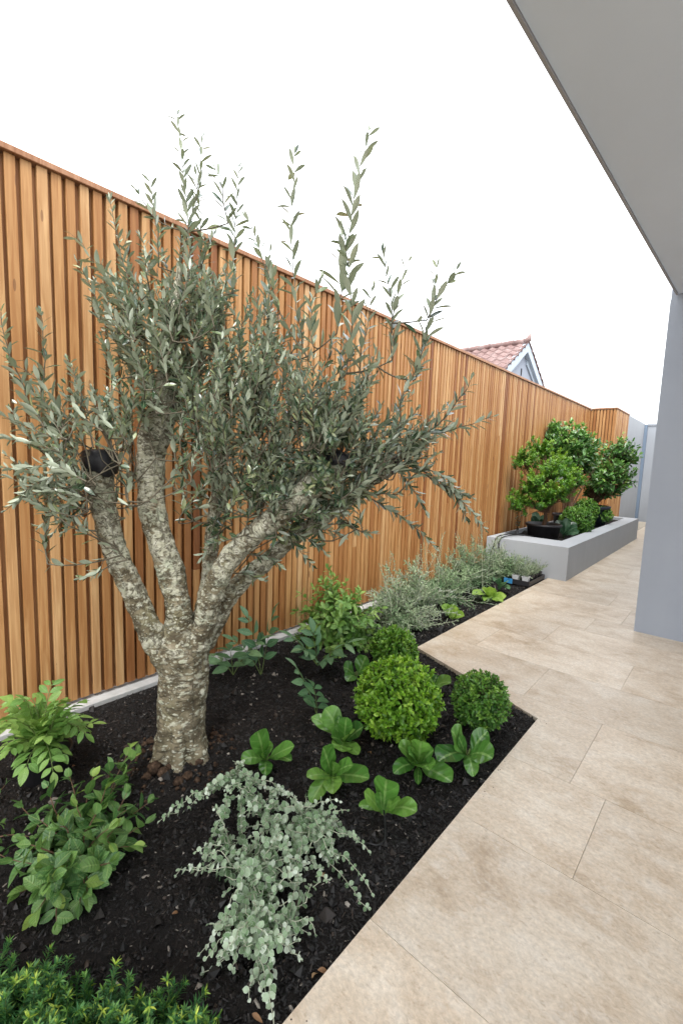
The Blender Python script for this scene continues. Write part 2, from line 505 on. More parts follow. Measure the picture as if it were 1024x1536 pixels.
# wrinkles round the limb
uv = t.n('ShaderNodeCombineXYZ'); t.l(t.math('MULTIPLY', s_, 42), uv.inputs[0]); t.l(t.math('MULTIPLY', a_, 1.5), uv.inputs[1]); t.l(t.math('MULTIPLY', t.math('SINE', a_), 1.4), uv.inputs[2])
wr = t.noise(uv.outputs[0], 1.0, 4, .6, .7)
band = t.noise(P, 8, 2)
wk = t.math('MULTIPLY', t.math('SUBTRACT', t.math('ADD', wr.outputs[0], t.math('MULTIPLY', band.outputs[0], .30)), .685), 11.0, True)
col = t.mix(t.math('MULTIPLY', wk, .80), col, (.060, .048, .030))
uv2 = t.n('ShaderNodeCombineXYZ'); t.l(t.math('MULTIPLY', s_, 30), uv2.inputs[0]); t.l(t.math('MULTIPLY', t.math('COSINE', a_), .95), uv2.inputs[1]); t.l(t.math('MULTIPLY', t.math('SINE', a_), .95), uv2.inputs[2])
rg2 = t.noise(uv2.outputs[0], 1.0, 3, .55, .9)
tri = t.math('ABSOLUTE', t.math('SUBTRACT', t.math('FRACT', t.math('MULTIPLY', rg2.outputs[0], 5.5)), .5))
gate_ = t.math('MULTIPLY', t.math('SUBTRACT', t.math('ADD', t.noise(P, 11, 3).outputs[0], t.math('MULTIPLY', z_, .12)), .45), 9.0, True)
ring = t.math('MULTIPLY', t.math('MULTIPLY', t.math('SUBTRACT', .125, tri), 13.0, True), gate_)
col = t.mix(t.math('MULTIPLY', ring, .75), col, (.075, .062, .042))
wk = t.math('MAXIMUM', wk, ring)
blk = t.noise(P, 6.5, 4, .6)
col = t.mix(t.math('MULTIPLY', t.math('SUBTRACT', blk.outputs[0], .70), 9.0, True), col, (.040, .033, .025))
hgt = t.math('ADD', t.math('SUBTRACT', t.math('MULTIPLY', patch, .5), t.math('MULTIPLY', wk, .8)), t.math('MULTIPLY', d1.outputs[0], .5))
M['bark'] = t.done(t.principled(col, .85, .2, hgt, .75, .008))
M['twig'] = plain('olive_twig', (.105, .092, .066), .8, .2, 30, .4)
M['stem_green'] = plain('green_stem', (.12, .17, .05), .6, .3, 20, .3)
M['stem_brown'] = plain('brown_stem', (.13, .075, .045), .7, .3, 20, .3)
M['stem_grey'] = plain('silver_stem', (.42, .44, .33), .8, .2, 20, .2)
M['sealer'] = plain('black_wound_sealer', (.010, .010, .014), .45, .5, 25, .5, .4, 60)
M['pot'] = plain('black_plastic_pot', (.022, .021, .024), .45, .5, 12, .3, .1, 80)
M['bluepot'] = plain('dark_blue_pot', (.012, .019, .030), .45, .5, 12, .3)
M['hose'] = plain('black_irrigation_pipe', (.012, .012, .013), .5, .5)
M['white'] = plain('white_plastic', (.62, .63, .64), .5, .4, 20, .1)
M['bluelabel'] = plain('blue_label', (.05, .25, .50), .5, .4)
M['yellow'] = plain('yellow_print', (.65, .38, .05), .5, .4)
M['dry'] = leaf_mat('dry_leaf', [(0, (.22, .11, .05)), (1, (.42, .27, .14))], vein=(.2, .1, .05), rough=.7)

M['olive'] = leaf_mat('olive_leaf', [(0, (.013, .040, .020)), (.35, (.044, .088, .042)), (.7, (.112, .162, .074)), (1, (.29, .32, .16))],
                      under=(.36, .41, .31), vein=(.34, .38, .24), veinf=.40, rough=.26, trans=.12, spec=.85)
M['pinnate'] = leaf_mat('fresh_leaf', [(0, (.07, .17, .035)), (.5, (.13, .27, .055)), (1, (.27, .40, .10))], vein=(.26, .38, .12), veinf=.35, sideveins=7, rough=.42, trans=.25)
M['bluegreen'] = leaf_mat('cool_green_leaf', [(0, (.05, .13, .060)), (.6, (.10, .21, .095)), (1, (.17, .29, .13))], vein=(.22, .33, .18), veinf=.4, sideveins=8, rough=.42, trans=.2)
M['laurel'] = leaf_mat('broad_leaf', [(0, (.032, .095, .028)), (.5, (.078, .180, .050)), (.85, (.150, .275, .065)), (1, (.30, .43, .09))], vein=(.26, .36, .12), veinf=.5, sideveins=7, rough=.36, trans=.22)
M['bergenia'] = leaf_mat('thick_glossy_leaf', [(0, (.035, .120, .020)), (.5, (.085, .22, .038)), (1, (.19, .35, .065))], vein=(.26, .42, .13), veinf=.6, sideveins=4, rough=.28, trans=.2, spec=.6)
M['hosta'] = leaf_mat('lime_leaf', [(0, (.12, .26, .04)), (1, (.32, .47, .085))], vein=(.40, .50, .18), veinf=.4, sideveins=5, rough=.35, trans=.25)
M['silver'] = leaf_mat('silver_felt_leaf', [(0, (.10, .185, .075)), (.45, (.20, .30, .165)), (.8, (.38, .47, .33)), (1, (.58, .65, .54))], vein=(.45, .5, .4), veinf=.3, rough=.75, trans=.15, spec=.15, edge=(.55, .6, .52))
M['wiry'] = leaf_mat('grey_green_leaf', [(0, (.065, .125, .052)), (.5, (.150, .225, .115)), (1, (.36, .43, .28))], under=(.38, .42, .34), rough=.7, trans=.15, spec=.2)
M['wiry_dark'] = leaf_mat('lavender_leaf', [(0, (.045, .10, .042)), (.5, (.110, .185, .090)), (1, (.25, .335, .18))], under=(.28, .34, .25), rough=.7, trans=.15, spec=.2)
M['box_lime'] = leaf_mat('lime_box_leaf', [(0, (.035, .11, .010)), (.42, (.115, .27, .020)), (.75, (.24, .43, .040)), (1, (.38, .56, .085))], rough=.42, trans=.25)
M['box_mid'] = leaf_mat('mid_box_leaf', [(0, (.030, .10, .012)), (.5, (.10, .24, .026)), (1, (.25, .42, .06))], rough=.42, trans=.22)
M['box_dark'] = leaf_mat('dark_box_leaf', [(0, (.028, .090, .016)), (.5, (.085, .215, .032)), (1, (.23, .39, .062))], rough=.40, trans=.22)
M['feather'] = leaf_mat('feathery_leaf', [(0, (.024, .095, .034)), (.42, (.060, .185, .055)), (.70, (.16, .33, .060)), (1, (.50, .60, .08))], rough=.5, trans=.2)
M['citrus'] = leaf_mat('bright_shrub_leaf', [(0, (.035, .11, .014)), (.5, (.095, .235, .025)), (1, (.25, .40, .05))], rough=.38, trans=.25)
M['glossy'] = leaf_mat('dark_glossy_leaf', [(0, (.022, .075, .018)), (.5, (.068, .175, .036)), (.85, (.15, .29, .06)), (1, (.30, .43, .10))], vein=(.2, .3, .12), veinf=.4, rough=.28, trans=.18, spec=.6)
M['dusky'] = leaf_mat('dusky_leaf', [(0, (.012, .045, .022)), (1, (.05, .12, .06))], vein=(.12, .2, .12), rough=.35, trans=.15)

# roof tiles
t = NT('terracotta_tiles')
c, v, r = t.leafattr()
n1 = t.noise(t.pos(), 3.5, 5); n2 = t.noise(t.pos(), 24, 3)
col = t.ramp(n1.outputs[0], [(.3, (.15, .085, .08)), (.5, (.215, .14, .13)), (.7, (.30, .225, .215))])
col = t.mix(t.math('MULTIPLY', t.math('SUBTRACT', n2.outputs[0], .55), 2.0, True), col, (.42, .36, .34))
M['tile'] = t.done(t.principled(col, .7, .3))
M['house_grey'] = plain('house_grey_paint', (.27, .30, .36), .7, .3, 2, .06)
M['house_trim'] = plain('house_trim_paint', (.40, .46, .53), .6, .3, 2, .06)
M['dark'] = plain('vent_dark', (.03, .03, .035), .8, .2)

# ------------------------------------------------------------------ the setting
g = Geo(); g.add([(-60, -40, -.35), (60, -40, -.35), (60, 90, -.35), (-60, 90, -.35)], np.array([(0, 1, 2, 3)]))
struct(g.build('ground', M['ground']))

# paving: slabs with open joints, cut round the beds
def clip(poly, a, b, c):             # keep a x + b y >= c
    out = []
    for i in range(len(poly)):
        p, q = poly[i], poly[(i + 1) % len(poly)]
        dp, dq = a * p[0] + b * p[1] - c, a * q[0] + b * q[1] - c
        if dp >= 0: out.append(p)
        if dp * dq < 0:
            k = dp / (dp - dq); out.append((p[0] + k * (q[0] - p[0]), p[1] + k * (q[1] - p[1])))
    return out
def clean(poly):
    return [p for i, p in enumerate(poly) if math.hypot(p[0] - poly[i - 1][0], p[1] - poly[i - 1][1]) > 1e-4]
ey0, ex0, ey1, ex1 = 2.374, BX, 2.700, -1.612
la, lb = (ey0 - ey1), (ex1 - ex0)     # line normal for the skewed end of the near bed
la, lb = -(ey1 - ey0) / (ex1 - ex0), 1.0
lc = la * ex0 + lb * ey0
courses = [-1.9, -1.35, -.80, -.22, .36, .946, 1.490, 1.962, 2.562, 3.045, 3.50, 3.985, 4.40, 4.92, 5.42, 5.95, 6.5, 7.05, 7.6, 8.2, 8.8, 9.4, 10.0, 10.6, 11.2, 11.8, 12.4, 13.0, 13.6, 14.0]
starts = {(.946): .252, (1.490): -.274, (1.962): -.406, (2.562): -.811, (3.045): -.41, (3.50): -1.005, (3.985): -.83, (.36): .15}
g = Geo(); jw = .0007
lengths = .92
for y0, y1 in zip(courses[:-1], courses[1:]):
    s = starts.get(y0, float(rng.uniform(-1, 0)))
    edges = [s + k * lengths for k in range(-4, 8)]
    for x0, x1 in zip(edges[:-1], edges[1:]):
        if x1 < -2.1 or x0 > 4.2: continue
        x0c = max(x0, -1.98)
        if x1 - x0c < .02: continue
        rect = [(x0c + jw, y0 + jw), (x1 - jw, y0 + jw), (x1 - jw, y1 - jw), (x0c + jw, y1 - jw)]
        r = rng.random()
        parts = []
        if y1 <= ey0:
            parts = [clip(rect, 1, 0, ex0)]
        elif y0 >= 5.62 - .3:
            # beside the raised planter the slabs run under its wall
            parts = [clip(rect, 1, 0, -1.612)]
        else:
            right = clip(rect, 1, 0, ex0)
            left = clip(rect, -1, 0, -ex0)
            left = clip(clip(left, 1, 0, ex1), la, lb, lc) if len(left) >= 3 else []
            if y0 >= ey1: parts = [clip(rect, 1, 0, ex1)]
            else: parts = [right, left]
        for p in parts:
            p = clean(p)
            if len(p) >= 3: g.prism(p, -.035, 0.0, (0, 0, r))
pv = struct(g.build('paving', M['paver']))
g = Geo()
e = .004
g.add([(ex0 + e, -1.95, -.006), (4.3, -1.95, -.006), (4.3, 14.05, -.006), (-1.6, 14.05, -.006), (ex1 + e, ey1 + e, -.006), (ex0 + e, ey0 + e, -.006)], [(0, 1, 2, 5), (5, 2, 3, 4)])
struct(g.build('grout_bed', M['grout']))

# the bed
def grid(xs, ys):
    X, Y = np.meshgrid(xs, ys, indexing='ij')
    Z = soil_h(X, Y)
    out = X > bed_edge(Y) + .004
    Z = np.where(out, -.045, Z)
    V = np.stack([X, Y, Z], -1).reshape(-1, 3)
    n, m = X.shape
    i, j = np.meshgrid(np.arange(n - 1), np.arange(m - 1), indexing='ij')
    F = np.stack([i * m + j, (i + 1) * m + j, (i + 1) * m + j + 1, i * m + j + 1], -1).reshape(-1, 4)
    return V, F
g = Geo()
V, F = grid(np.arange(-2.44, -.655, .0085), np.arange(-.6, 2.745, .0085)); g.add(V, F)
V, F = grid(np.arange(-2.44, -1.59, .014), np.arange(2.7365, 5.66, .014)); g.add(V, F)
struct(g.build('garden_bed', M['soil'], smooth=True))

def scatter(n, area, size, zoff=.004, wr=(.14, .45), hr=(.2, .5)):
    """flat slivers of bark lying on the bed"""
    xs = rng.uniform(area[0], area[1], n); ys = rng.uniform(area[2], area[3], n)
    k = xs < bed_edge(ys) - .006
    xs, ys = xs[k], ys[k]; n = len(xs)
    z = soil_h(xs, ys) + zoff * rng.uniform(.3, 1.4, n)
    L = rng.uniform(size[0], size[1], n) * np.exp(rng.normal(0, .35, n)); W = L * rng.uniform(*wr, n); H = W * rng.uniform(*hr, n)
    a = rng.uniform(0, 6.28, n); ti = rng.normal(0, .35, n)
    D = np.stack([np.cos(a) * np.cos(ti), np.sin(a) * np.cos(ti), np.sin(ti)], -1)
    N = unit(np.stack([rng.normal(0, .35, n), rng.normal(0, .35, n), np.ones(n)], -1)); S = unit(np.cross(D, N)); N = np.cross(S, D)
    base = np.array([(-.5, -.35, 0), (.1, -.5, 0), (.5, -.1, 0), (.35, .45, 0), (-.4, .4, 0), (0, 0, 1)])
    P = np.stack([xs, ys, z], -1)
    V = P[:, None] + base[None, :, 0, None] * (D * L[:, None])[:, None] + base[None, :, 1, None] * (S * W[:, None])[:, None] + base[None, :, 2, None] * (N * H[:, None])[:, None]
    F = np.array([(0, 1, 5), (1, 2, 5), (2, 3, 5), (3, 4, 5), (4, 0, 5)])
    FF = (F[None] + (np.arange(n) * 6)[:, None, None]).reshape(-1, 3)
    A = np.zeros((n, 6, 3)); A[..., 2] = rng.random(n)[:, None]
    return V.reshape(-1, 3), FF, A.reshape(-1, 3)
g = Geo()
for args in ((24000, (-2.38, -.66, -.1, 2.72), (.005, .012)), (500, (-2.38, -.66, -.1, 2.72), (.014, .028)), (3500, (-1.0, -.66, .6, 2.4), (.008, .020)), (2600, (-2.38, -.66, -.1, 2.72), (.009, .019)), (16000, (-1.45, -.66, .1, 2.4), (.004, .010)), (7000, (-2.38, -1.6, 2.6, 5.6), (.010, .026))):
    g.add(*scatter(*args))
for args in ((9000, (-2.38, -.66, -.1, 2.72), (.006, .013)), (1500, (-2.38, -.66, -.1, 2.72), (.012, .024)), (1500, (-2.38, -1.6, 2.6, 5.6), (.012, .024))):
    g.add(*scatter(*args, zoff=.002, wr=(.65, 1.0), hr=(.5, .9)))      # crumbly lumps
n = 64
yy = np.repeat(rng.uniform(.3, 5.4, 16), 4) + rng.normal(0, .05, n); off_ = np.abs(rng.normal(0, .022, n)) + .004
xx = bed_edge(yy) + off_ + np.where((yy > 2.37) & (yy < 2.71), .02, 0)
Q = np.stack([xx, yy, np.full(n, .0008)], -1); rr_ = rng.uniform(.0007, .0022, n)
bs = np.array([(-1, -.8, 0), (.9, -1, 0), (1, .7, 0), (-.7, 1, 0), (.1, 0, .9)])
V = Q[:, None] + bs[None] * rr_[:, None, None]; A = np.zeros((n, 5, 3)); A[..., 2] = rng.uniform(.3, .95, n)[:, None]
g.add(V.reshape(-1, 3), (np.array([(0, 1, 4), (1, 2, 4), (2, 3, 4), (3, 0, 4)])[None] + (np.arange(n) * 5)[:, None, None]).reshape(-1, 3), A.reshape(-1, 3))
mu = struct(g.build('mulch', M['chips']), 'stuff')
tag(mu, 'black bark mulch spread over the whole garden bed', 'mulch')

# brown clods heaved up round the foot of the tree
g = Geo()
def clod(p, r):
    bm_n = 10; rows = 7
    V = []
    sd = rng.uniform(0, 50)
    for i in range(rows + 1):
        th = PI * i / rows
        for j in range(bm_n):
            ph = 2 * PI * j / bm_n
            d = np.array([math.sin(th) * math.cos(ph), math.sin(th) * math.sin(ph), math.cos(th) * .75])
            k = 1 + .35 * mnoise.noise(Vector(d * 1.6) + Vector((sd, 0, 0)))
            V.append(p + d * r * k)
    F = [(i * bm_n + j, i * bm_n + (j + 1) % bm_n, (i + 1) * bm_n + (j + 1) % bm_n, (i + 1) * bm_n + j) for i in range(rows) for j in range(bm_n)]
    g.add(V, np.array([f[::-1] for f in F]))
for u, v, r in ((232, 1170, .030), (246, 1176, .026), (222, 1176, .020), (255, 1168, .017), (212, 1140, .024), (206, 1148, .018), (281, 1178, .021), (299, 1160, .020), (288, 1160, .017), (309, 1152, .015), (268, 1186, .02), (296, 1182, .013), (322, 1108, .022), (330, 1114, .016), (226, 1122, .02), (218, 1126, .015), (240, 1128, .016), (276, 1145, .014), (262, 1152, .012), (315, 1170, .012), (330, 1128, .013)):
    p = ground(u, v); clod(p + [0, 0, r * .30], r)
for k in range(70):
    a = rng.uniform(0, 6.28); d = rng.uniform(.12, .27)
    x, y = -1.70 + d * math.cos(a), .93 + d * math.sin(a)
    r = rng.uniform(.004, .011); clod(np.array([x, y, float(soil_h(x, y)) + r * .3]), r)
cl = struct(g.build('soil_clods', M['clods'], smooth=True), 'stuff')
tag(cl, 'brown soil clods heaped round the foot of the olive tree', 'soil')

# ------------------------------------------------------------------ fence, kerb, planter, walls
XF = -2.45
PITCH = .0585
def slat_run(g, p0, axis, n, first, face, depth, zb, zt, nrm):
    """n upright boards along `axis`, standing `depth` proud of the backing"""
    for k in range(n):
        c0 = first + k * PITCH + rng.normal(0, .0007)
        w = face * rng.uniform(.95, 1.05)
        cuts = [zb, zt]
        if rng.random() < .22: cuts = [zb, rng.uniform(.5, 2.2), zt]
        tone = float(np.clip(rng.normal(.46, .22), 0, 1))
        dj = rng.normal(0, .0012)
        for a, b in zip(cuts[:-1], cuts[1:]):
            if axis == 'y':
                g.box((p0[0], c0, a), (p0[0] + nrm * (depth + dj), c0 + w, b - (.0015 if b != zt else 0)), (0, 0, tone))
            else:
                lo, hi = sorted((p0[1], p0[1] + nrm * (depth + dj)))
                g.box((c0, lo, a), (c0 + w, hi, b - (.0015 if b != zt else 0)), (0, 0, tone))
            tone = float(np.clip(rng.normal(.46, .22), 0, 1))

fence = thing('timber_fence', 'long tall cedar fence of upright slats running behind the olive tree and beds', 'fence', (XF, 4.5, 0))
g = Geo(); slat_run(g, (XF - .028, 0), 'y', 205, -1.49, .040, .028, .030, 2.552, 1)
g.build('slat_panel', M['cedar'], fence, bevel=.0015, segs=1)
g = Geo()
for k in range(90):
    y0 = -1.5 + k * .1335
    g.box((XF - .05, y0, .02), (XF - .0285, y0 + .1315, 2.55), (0, 0, rng.random()))
g.build('backing_panel', M['cedar_back'], fence)
g = Geo()
for k in range(4):
    y0 = -1.5 + k * 3.0
    g.box((XF - .07, y0 + .001, 2.5535), (XF + .016, min(y0 + 3.0, 10.47) - .001, 2.580), (0, 0, rng.random()))
g.build('cap_rail', M['cap'], fence, bevel=.003)

YE = 10.47; XR = -1.98
ret = thing('timber_fence', 'short return of cedar slat fence turning the corner beyond the planter', 'fence', (-2.2, YE, 0))
g = Geo(); slat_run(g, (0, YE + .03), 'x', 8, XF + .004, .040, .030, .030, 2.552, -1)
g.build('slat_panel', M['cedar'], ret, bevel=.0015, segs=1)
g = Geo(); slat_run(g, (XR - .03, 0), 'y', 22, YE + .034, .040, .030, .030, 2.552, 1)
g.build('slat_panel', M['cedar'], ret, bevel=.0015, segs=1)
g = Geo(); g.box((XF - .05, YE + .0305, .02), (XR - .035, YE + .05, 2.55), (0, 0, .4)); g.box((XR - .055, YE + .052, .02), (XR - .0305, YE + 1.33, 2.55), (0, 0, .6))
g.build('backing_panel', M['cedar_back'], ret)
g = Geo(); g.box((XF + .017, YE - .016, 2.5535), (XR + .012, YE + .06, 2.580), (0, 0, .5)); g.box((XR - .06, YE + .061, 2.5535), (XR + .012, YE + 1.34, 2.580), (0, 0, .3))
g.build('cap_rail', M['cap'], ret, bevel=.003)

g = Geo(); g.box((XF - .09, -1.5, -.2), (XF + .062, 5.615, .012))
tag(g.build('concrete_kerb', M['kerb'], bevel=.004), 'narrow white concrete kerb along the foot of the slat fence', 'kerb')

# raised planter: a hollow box with a broad flat rim
px0, px1, py0, py1, pz = -2.40, -1.410, 5.62, 10.42, .400
ix0, ix1, iy0, iy1 = -2.37, -1.62, 6.10, 10.25
planter = thing('raised_planter', 'low grey rendered raised planter box with black soil and potted plants', 'planter', (-1.9, 8, 0))
g = Geo()
g.box((px0, py0, -.05), (px1, iy0, pz)); g.box((px0, iy1, -.05), (px1, py1, pz))
g.box((ix1, iy0 + .0, -.05), (px1, iy1, pz)); g.box((px0, iy0, -.05), (ix0, iy1, pz))
import bmesh
o = g.build('planter_wall', M['planter'], planter)
b = bmesh.new(); b.from_mesh(o.data); bmesh.ops.remove_doubles(b, verts=b.verts, dist=1e-4)
# drop the inner faces where the four walls butt
seen = {}
for f in b.faces: seen.setdefault(tuple(sorted(v.index for v in f.verts)), []).append(f)
bmesh.ops.delete(b, geom=[f for k in seen.values() if len(k) > 1 for f in k], context='FACES_ONLY')
b.to_mesh(o.data); b.free()
xs = np.linspace(ix0 - .005, ix1 + .005, 45); ys = np.linspace(iy0 - .005, iy1 + .005, 180)
X, Y = np.meshgrid(xs, ys, indexing='ij'); Z = .345 + .03 * (vnoise(X * 9, Y * 9, 5) - .5) + .02 * (vnoise(X * 30, Y * 30, 6) - .5)
n_, m_ = X.shape; i, j = np.meshgrid(np.arange(n_ - 1), np.arange(m_ - 1), indexing='ij')
g = Geo(); g.add(np.stack([X, Y, Z], -1).reshape(-1, 3), np.stack([i * m_ + j, (i + 1) * m_ + j, (i + 1) * m_ + j + 1, i * m_ + j + 1], -1).reshape(-1, 4))
g.build('planter_soil', M['soil'], planter, smooth=True)

# the house on the right: a wall that ends at the path, and its overhanging roof
house = thing('rendered_house', 'grey rendered house wall with a deep flat roof overhang beside the path', 'house', (1.5, 4.5, 0))
g = Geo()
g.box((-.532, 4.30, -.02), (4.2, 14.0, 2.612))
g.build('wall', M['wall'], house)
g = Geo(); g.box((-.529, 4.303, 2.613), (4.19, 13.9, 2.70)); g.build('wall_head', M['wall'], house)
def soffit_x(y): return -.640 + (y - 1.376) * (-.506 + .640) / (4.147 - 1.376)
ya, yb = -1.95, 4.16
g = Geo()
pa = [(soffit_x(ya) + .014, ya), (3.2, ya), (3.2, yb + .13), (soffit_x(yb) + .014 + .006, yb + .13)]
g.prism(pa, 2.644, 2.86); g.build('roof_overhang', M['soffit'], house)
g = Geo()
g.prism([(soffit_x(ya), ya), (soffit_x(ya) + .012, ya), (soffit_x(yb + .13) + .012, yb + .13), (soffit_x(yb + .13), yb + .13)], 2.636, 2.90)
g.build('fascia', M['fascia'], house)

# boundary wall beyond the timber return, and the gate that closes the path
g = Geo(); g.box((XR - .16, YE + 1.345, -.05), (XR - .0, 13.97, 2.555))
tag(g.build('boundary_wall', M['end_wall'], bevel=.004), 'pale grey rendered boundary wall between the timber return and the gate', 'wall')
gate = thing('side_gate', 'grey flush side gate closing the far end of the path', 'gate', (-1.3, 13.99, 0))
g = Geo(); g.box((XR + .07, 13.985, .02), (-.535, 14.03, 2.50)); g.build('gate_leaf', M['gate'], gate)
g = Geo(); g.box((XR + .002, 13.94, -.03), (XR + .066, 14.04, 2.535)); g.build('gate_post', M['gate_dark'], gate)
g = Geo(); g.box((XR + .067, 13.96, 2.505), (-.54, 14.04, 2.56)); g.build('head_rail', M['gate'], gate)

# neighbour's gabled roof over the fence
nh = thing('gable_house', 'neighbouring house with pink terracotta tiled gable roof showing above the fence', 'house', (-9, 16.24, 0))
yr, zr = 15.30, 5.36
half, fall = 3.2, 3.2 * .665
g = Geo()
g.add([(-5.75, yr - half + .35, -.3), (-5.75, yr + half - .35, -.3), (-5.75, yr + half - .35, zr - (half - .35) * .665 - .12), (-5.75, yr, zr - .14), (-5.75, yr - half + .35, zr - (half - .35) * .665 - .12)], [(0, 1, 2, 3, 4)])
g.box((-13.9, yr - half + .36, -.3), (-5.78, yr + half - .36, zr - half * .665))
g.build('gable_wall', M['house_grey'], nh)
for sgn in (-1, 1):                    # a roof slope: overlapping courses of ribbed tiles
    g = Geo(); nc = 12; step = half / nc
    for k in range(nc):
        y0, y1 = k * step, (k + 1) * step + .05
        for j in range(27):
            x0 = -13.8 + j * .305; lift = rng.normal(0, .008)
            V = []
            for (yy, top) in ((y0, .030), (y1, .075)):
                for q in range(7):
                    xx = x0 + .305 * q / 6
                    z = zr - yy * .665 + top + .030 * math.cos(q / 6 * 2 * PI) + lift
                    V.append((xx, yr + sgn * yy, z))
            for q in range(7):
                xx = x0 + .305 * q / 6
                V.append((xx, yr + sgn * y1, zr - y1 * .665 - .01))
            F = [(q, q + 1, 8 + q, 7 + q) for q in range(6)] + [(7 + q, 8 + q, 15 + q, 14 + q) for q in range(6)]
            if sgn > 0: F = [f[::-1] for f in F]
            F = [f[::-1] for f in F]
            g.add(V, F, (0, 0, rng.random()))
    g.build('roof_slope', M['tile'], nh)
g = Geo()
for k in range(20):
    x = -13.8 + k * .405
    g.tube([(x, yr, zr + .055), (x + .42, yr, zr + .075)], .10, 10)
g.tube([(-5.72, yr, zr + .06), (-5.60, yr, zr + .13), (-5.55, yr, zr + .30)], (.11, .10, .03), 8)
g.build('ridge_cap', M['tile'], nh, smooth=True)
for sgn in (-1, 1):
    g = Geo()
    V = []
    for x in (-5.74, -5.60):
        for yy, dz in ((0, 0.02), (half, .02), (half, -.24), (0, -.27)):
            V.append((x, yr + sgn * yy, zr - yy * .665 + dz))
    F = [(0, 1, 2, 3), (7, 6, 5, 4), (0, 4, 5, 1), (1, 5, 6, 2), (2, 6, 7, 3), (3, 7, 4, 0)]
    if sgn > 0: F = [f[::-1] for f in F]
    g.add(V, F); g.build('bargeboard', M['house_trim'], nh)
    g = Geo(); V = []
    for x in (-5.745, -5.70):
        for yy, dz in ((.30, -.24), (half - .2, -.24), (half - .2, -.36), (.30, -.42)):
            V.append((x, yr + sgn * yy, zr - yy * .665 + dz))
    g.add(V, F); g.build('gable_trim', M['house_trim'], nh)
g = Geo(); g.box((-5.76, yr - .10, zr - 1.02), (-5.73, yr - .04, zr - .80)); g.build('vent', M['dark'], nh)
g = Geo(); g.box((-5.76, yr - .22, zr - 1.22), (-5.73, yr - .13, zr - 1.12)); g.build('vent', M['dark'], nh)

# ------------------------------------------------------------------ the olive tree
def smooth_path(pts, per=7):
    """Catmull-Rom through (x, y, z, r) rows"""
    P = np.array(pts, float); P = np.vstack([2 * P[0] - P[1], P, 2 * P[-1] - P[-2]])
    out = []
    for i in range(1, len(P) - 2):
        for t in np.linspace(0, 1, per, endpoint=False):
            a, b, c, d = P[i - 1:i + 3]
            out.append(.5 * ((2 * b) + (c - a) * t + (2 * a - 5 * b + 4 * c - d) * t * t + (3 * b - a - 3 * c + d) * t ** 3))
    out.append(P[-2]); return np.array(out)

def px_path(rows):
    return smooth_path([tuple(at(u, v, d)) + (r,) for u, v, d, r in rows])

LIMBS = dict(
    trunk=[(272, 1172, 1.965, .135), (271, 1128, 1.97, .117), (272, 1090, 1.975, .106), (274, 1045, 1.98, .102), (276, 1000, 1.985, .102), (276, 972, 1.985, .104), (274, 948, 1.985, .085)],
    left=[(256, 1000, 1.97, .056), (231, 958, 1.955, .056), (208, 905, 1.94, .055), (181, 845, 1.92, .055), (162, 790, 1.90, .052), (153, 742, 1.885, .056), (150, 700, 1.87, .062), (149, 680, 1.865, .062)],
    centre=[(274, 965, 1.99, .075), (267, 905, 1.985, .062), (254, 850, 1.985, .062), (237, 800, 1.985, .060), (226, 750, 1.99, .060), (226, 690, 1.995, .064), (235, 648, 2.0, .072), (245, 600, 2.01, .058), (254, 540, 2.01, .045), (262, 470, 2.0, .030), (270, 400, 1.98, .014)],
    right=[(297, 972, 1.955, .056), (308, 932, 1.945, .052), (318, 893, 1.93, .052), (339, 848, 1.91, .050), (369, 812, 1.89, .051), (403, 785, 1.87, .054), (441, 752, 1.86, .053), (478, 722, 1.85, .050), (503, 700, 1.845, .047), (513, 684, 1.84, .046)],
    lower=[(304, 965, 2.02, .060), (325, 925, 2.03, .052), (352, 882, 2.05, .047), (396, 846, 2.07, .043), (436, 810, 2.09, .041), (480, 780, 2.10, .040), (508, 758, 2.11, .038), (548, 724, 2.12, .036), (580, 702, 2.12, .034), (595, 690, 2.12, .034)],
    thin=[(300, 930, 2.06, .045), (311, 870, 2.10, .036), (317, 820, 2.12, .034), (322, 770, 2.14, .032), (330, 700, 2.15, .026), (342, 630, 2.14, .016)],
)
paths = {k: px_path(v) for k, v in LIMBS.items()}
root = paths['trunk'][0][:3].copy(); root[2] = 0
TREE = thing('olive_tree', 'old olive tree with lichen-mottled forked trunk, sawn limbs painted black and silvery green leaves', 'tree', root)

g = Geo()
for k, P in paths.items(): g.tube(P[:, :3], P[:, 3] * (1 if k == 'trunk' else .92), 18)
for a, r0 in ((.3, .05), (1.5, .04), (2.6, .045), (3.6, .05), (4.6, .05), (5.6, .04)):   # root flare
    c = paths['trunk'][0][:3]; d = np.array([math.cos(a), math.sin(a), 0])
    q = np.array([c + d * .155 + UP * (-.06 - c[2]), c + d * .105 + UP * (.0 - c[2]), c + d * .068 + UP * (.08 - c[2]), c + d * .050 + UP * (.17 - c[2])])
    g.tube(q, (r0 * .5, r0 * .8, r0 * .85, r0 * .6), 10)
tmp = g.build('tmp', M['bark'])
md = tmp.modifiers.new('r', 'REMESH'); md.mode = 'VOXEL'; md.voxel_size = .0062
md = tmp.modifiers.new('s', 'SMOOTH'); md.iterations = 5; md.factor = .5
bpy.context.view_layer.update()
ev = tmp.evaluated_get(bpy.context.evaluated_depsgraph_get())
me = bpy.data.meshes.new_from_object(ev)
old = tmp.data; bpy.data.objects.remove(tmp); bpy.data.meshes.remove(old)
nv = len(me.vertices)
co = np.empty(nv * 3, np.float32); me.vertices.foreach_get('co', co); co = co.reshape(-1, 3).astype(float)
no = np.empty(nv * 3, np.float32); me.vertices.foreach_get('normal', no); no = no.reshape(-1, 3).astype(float)
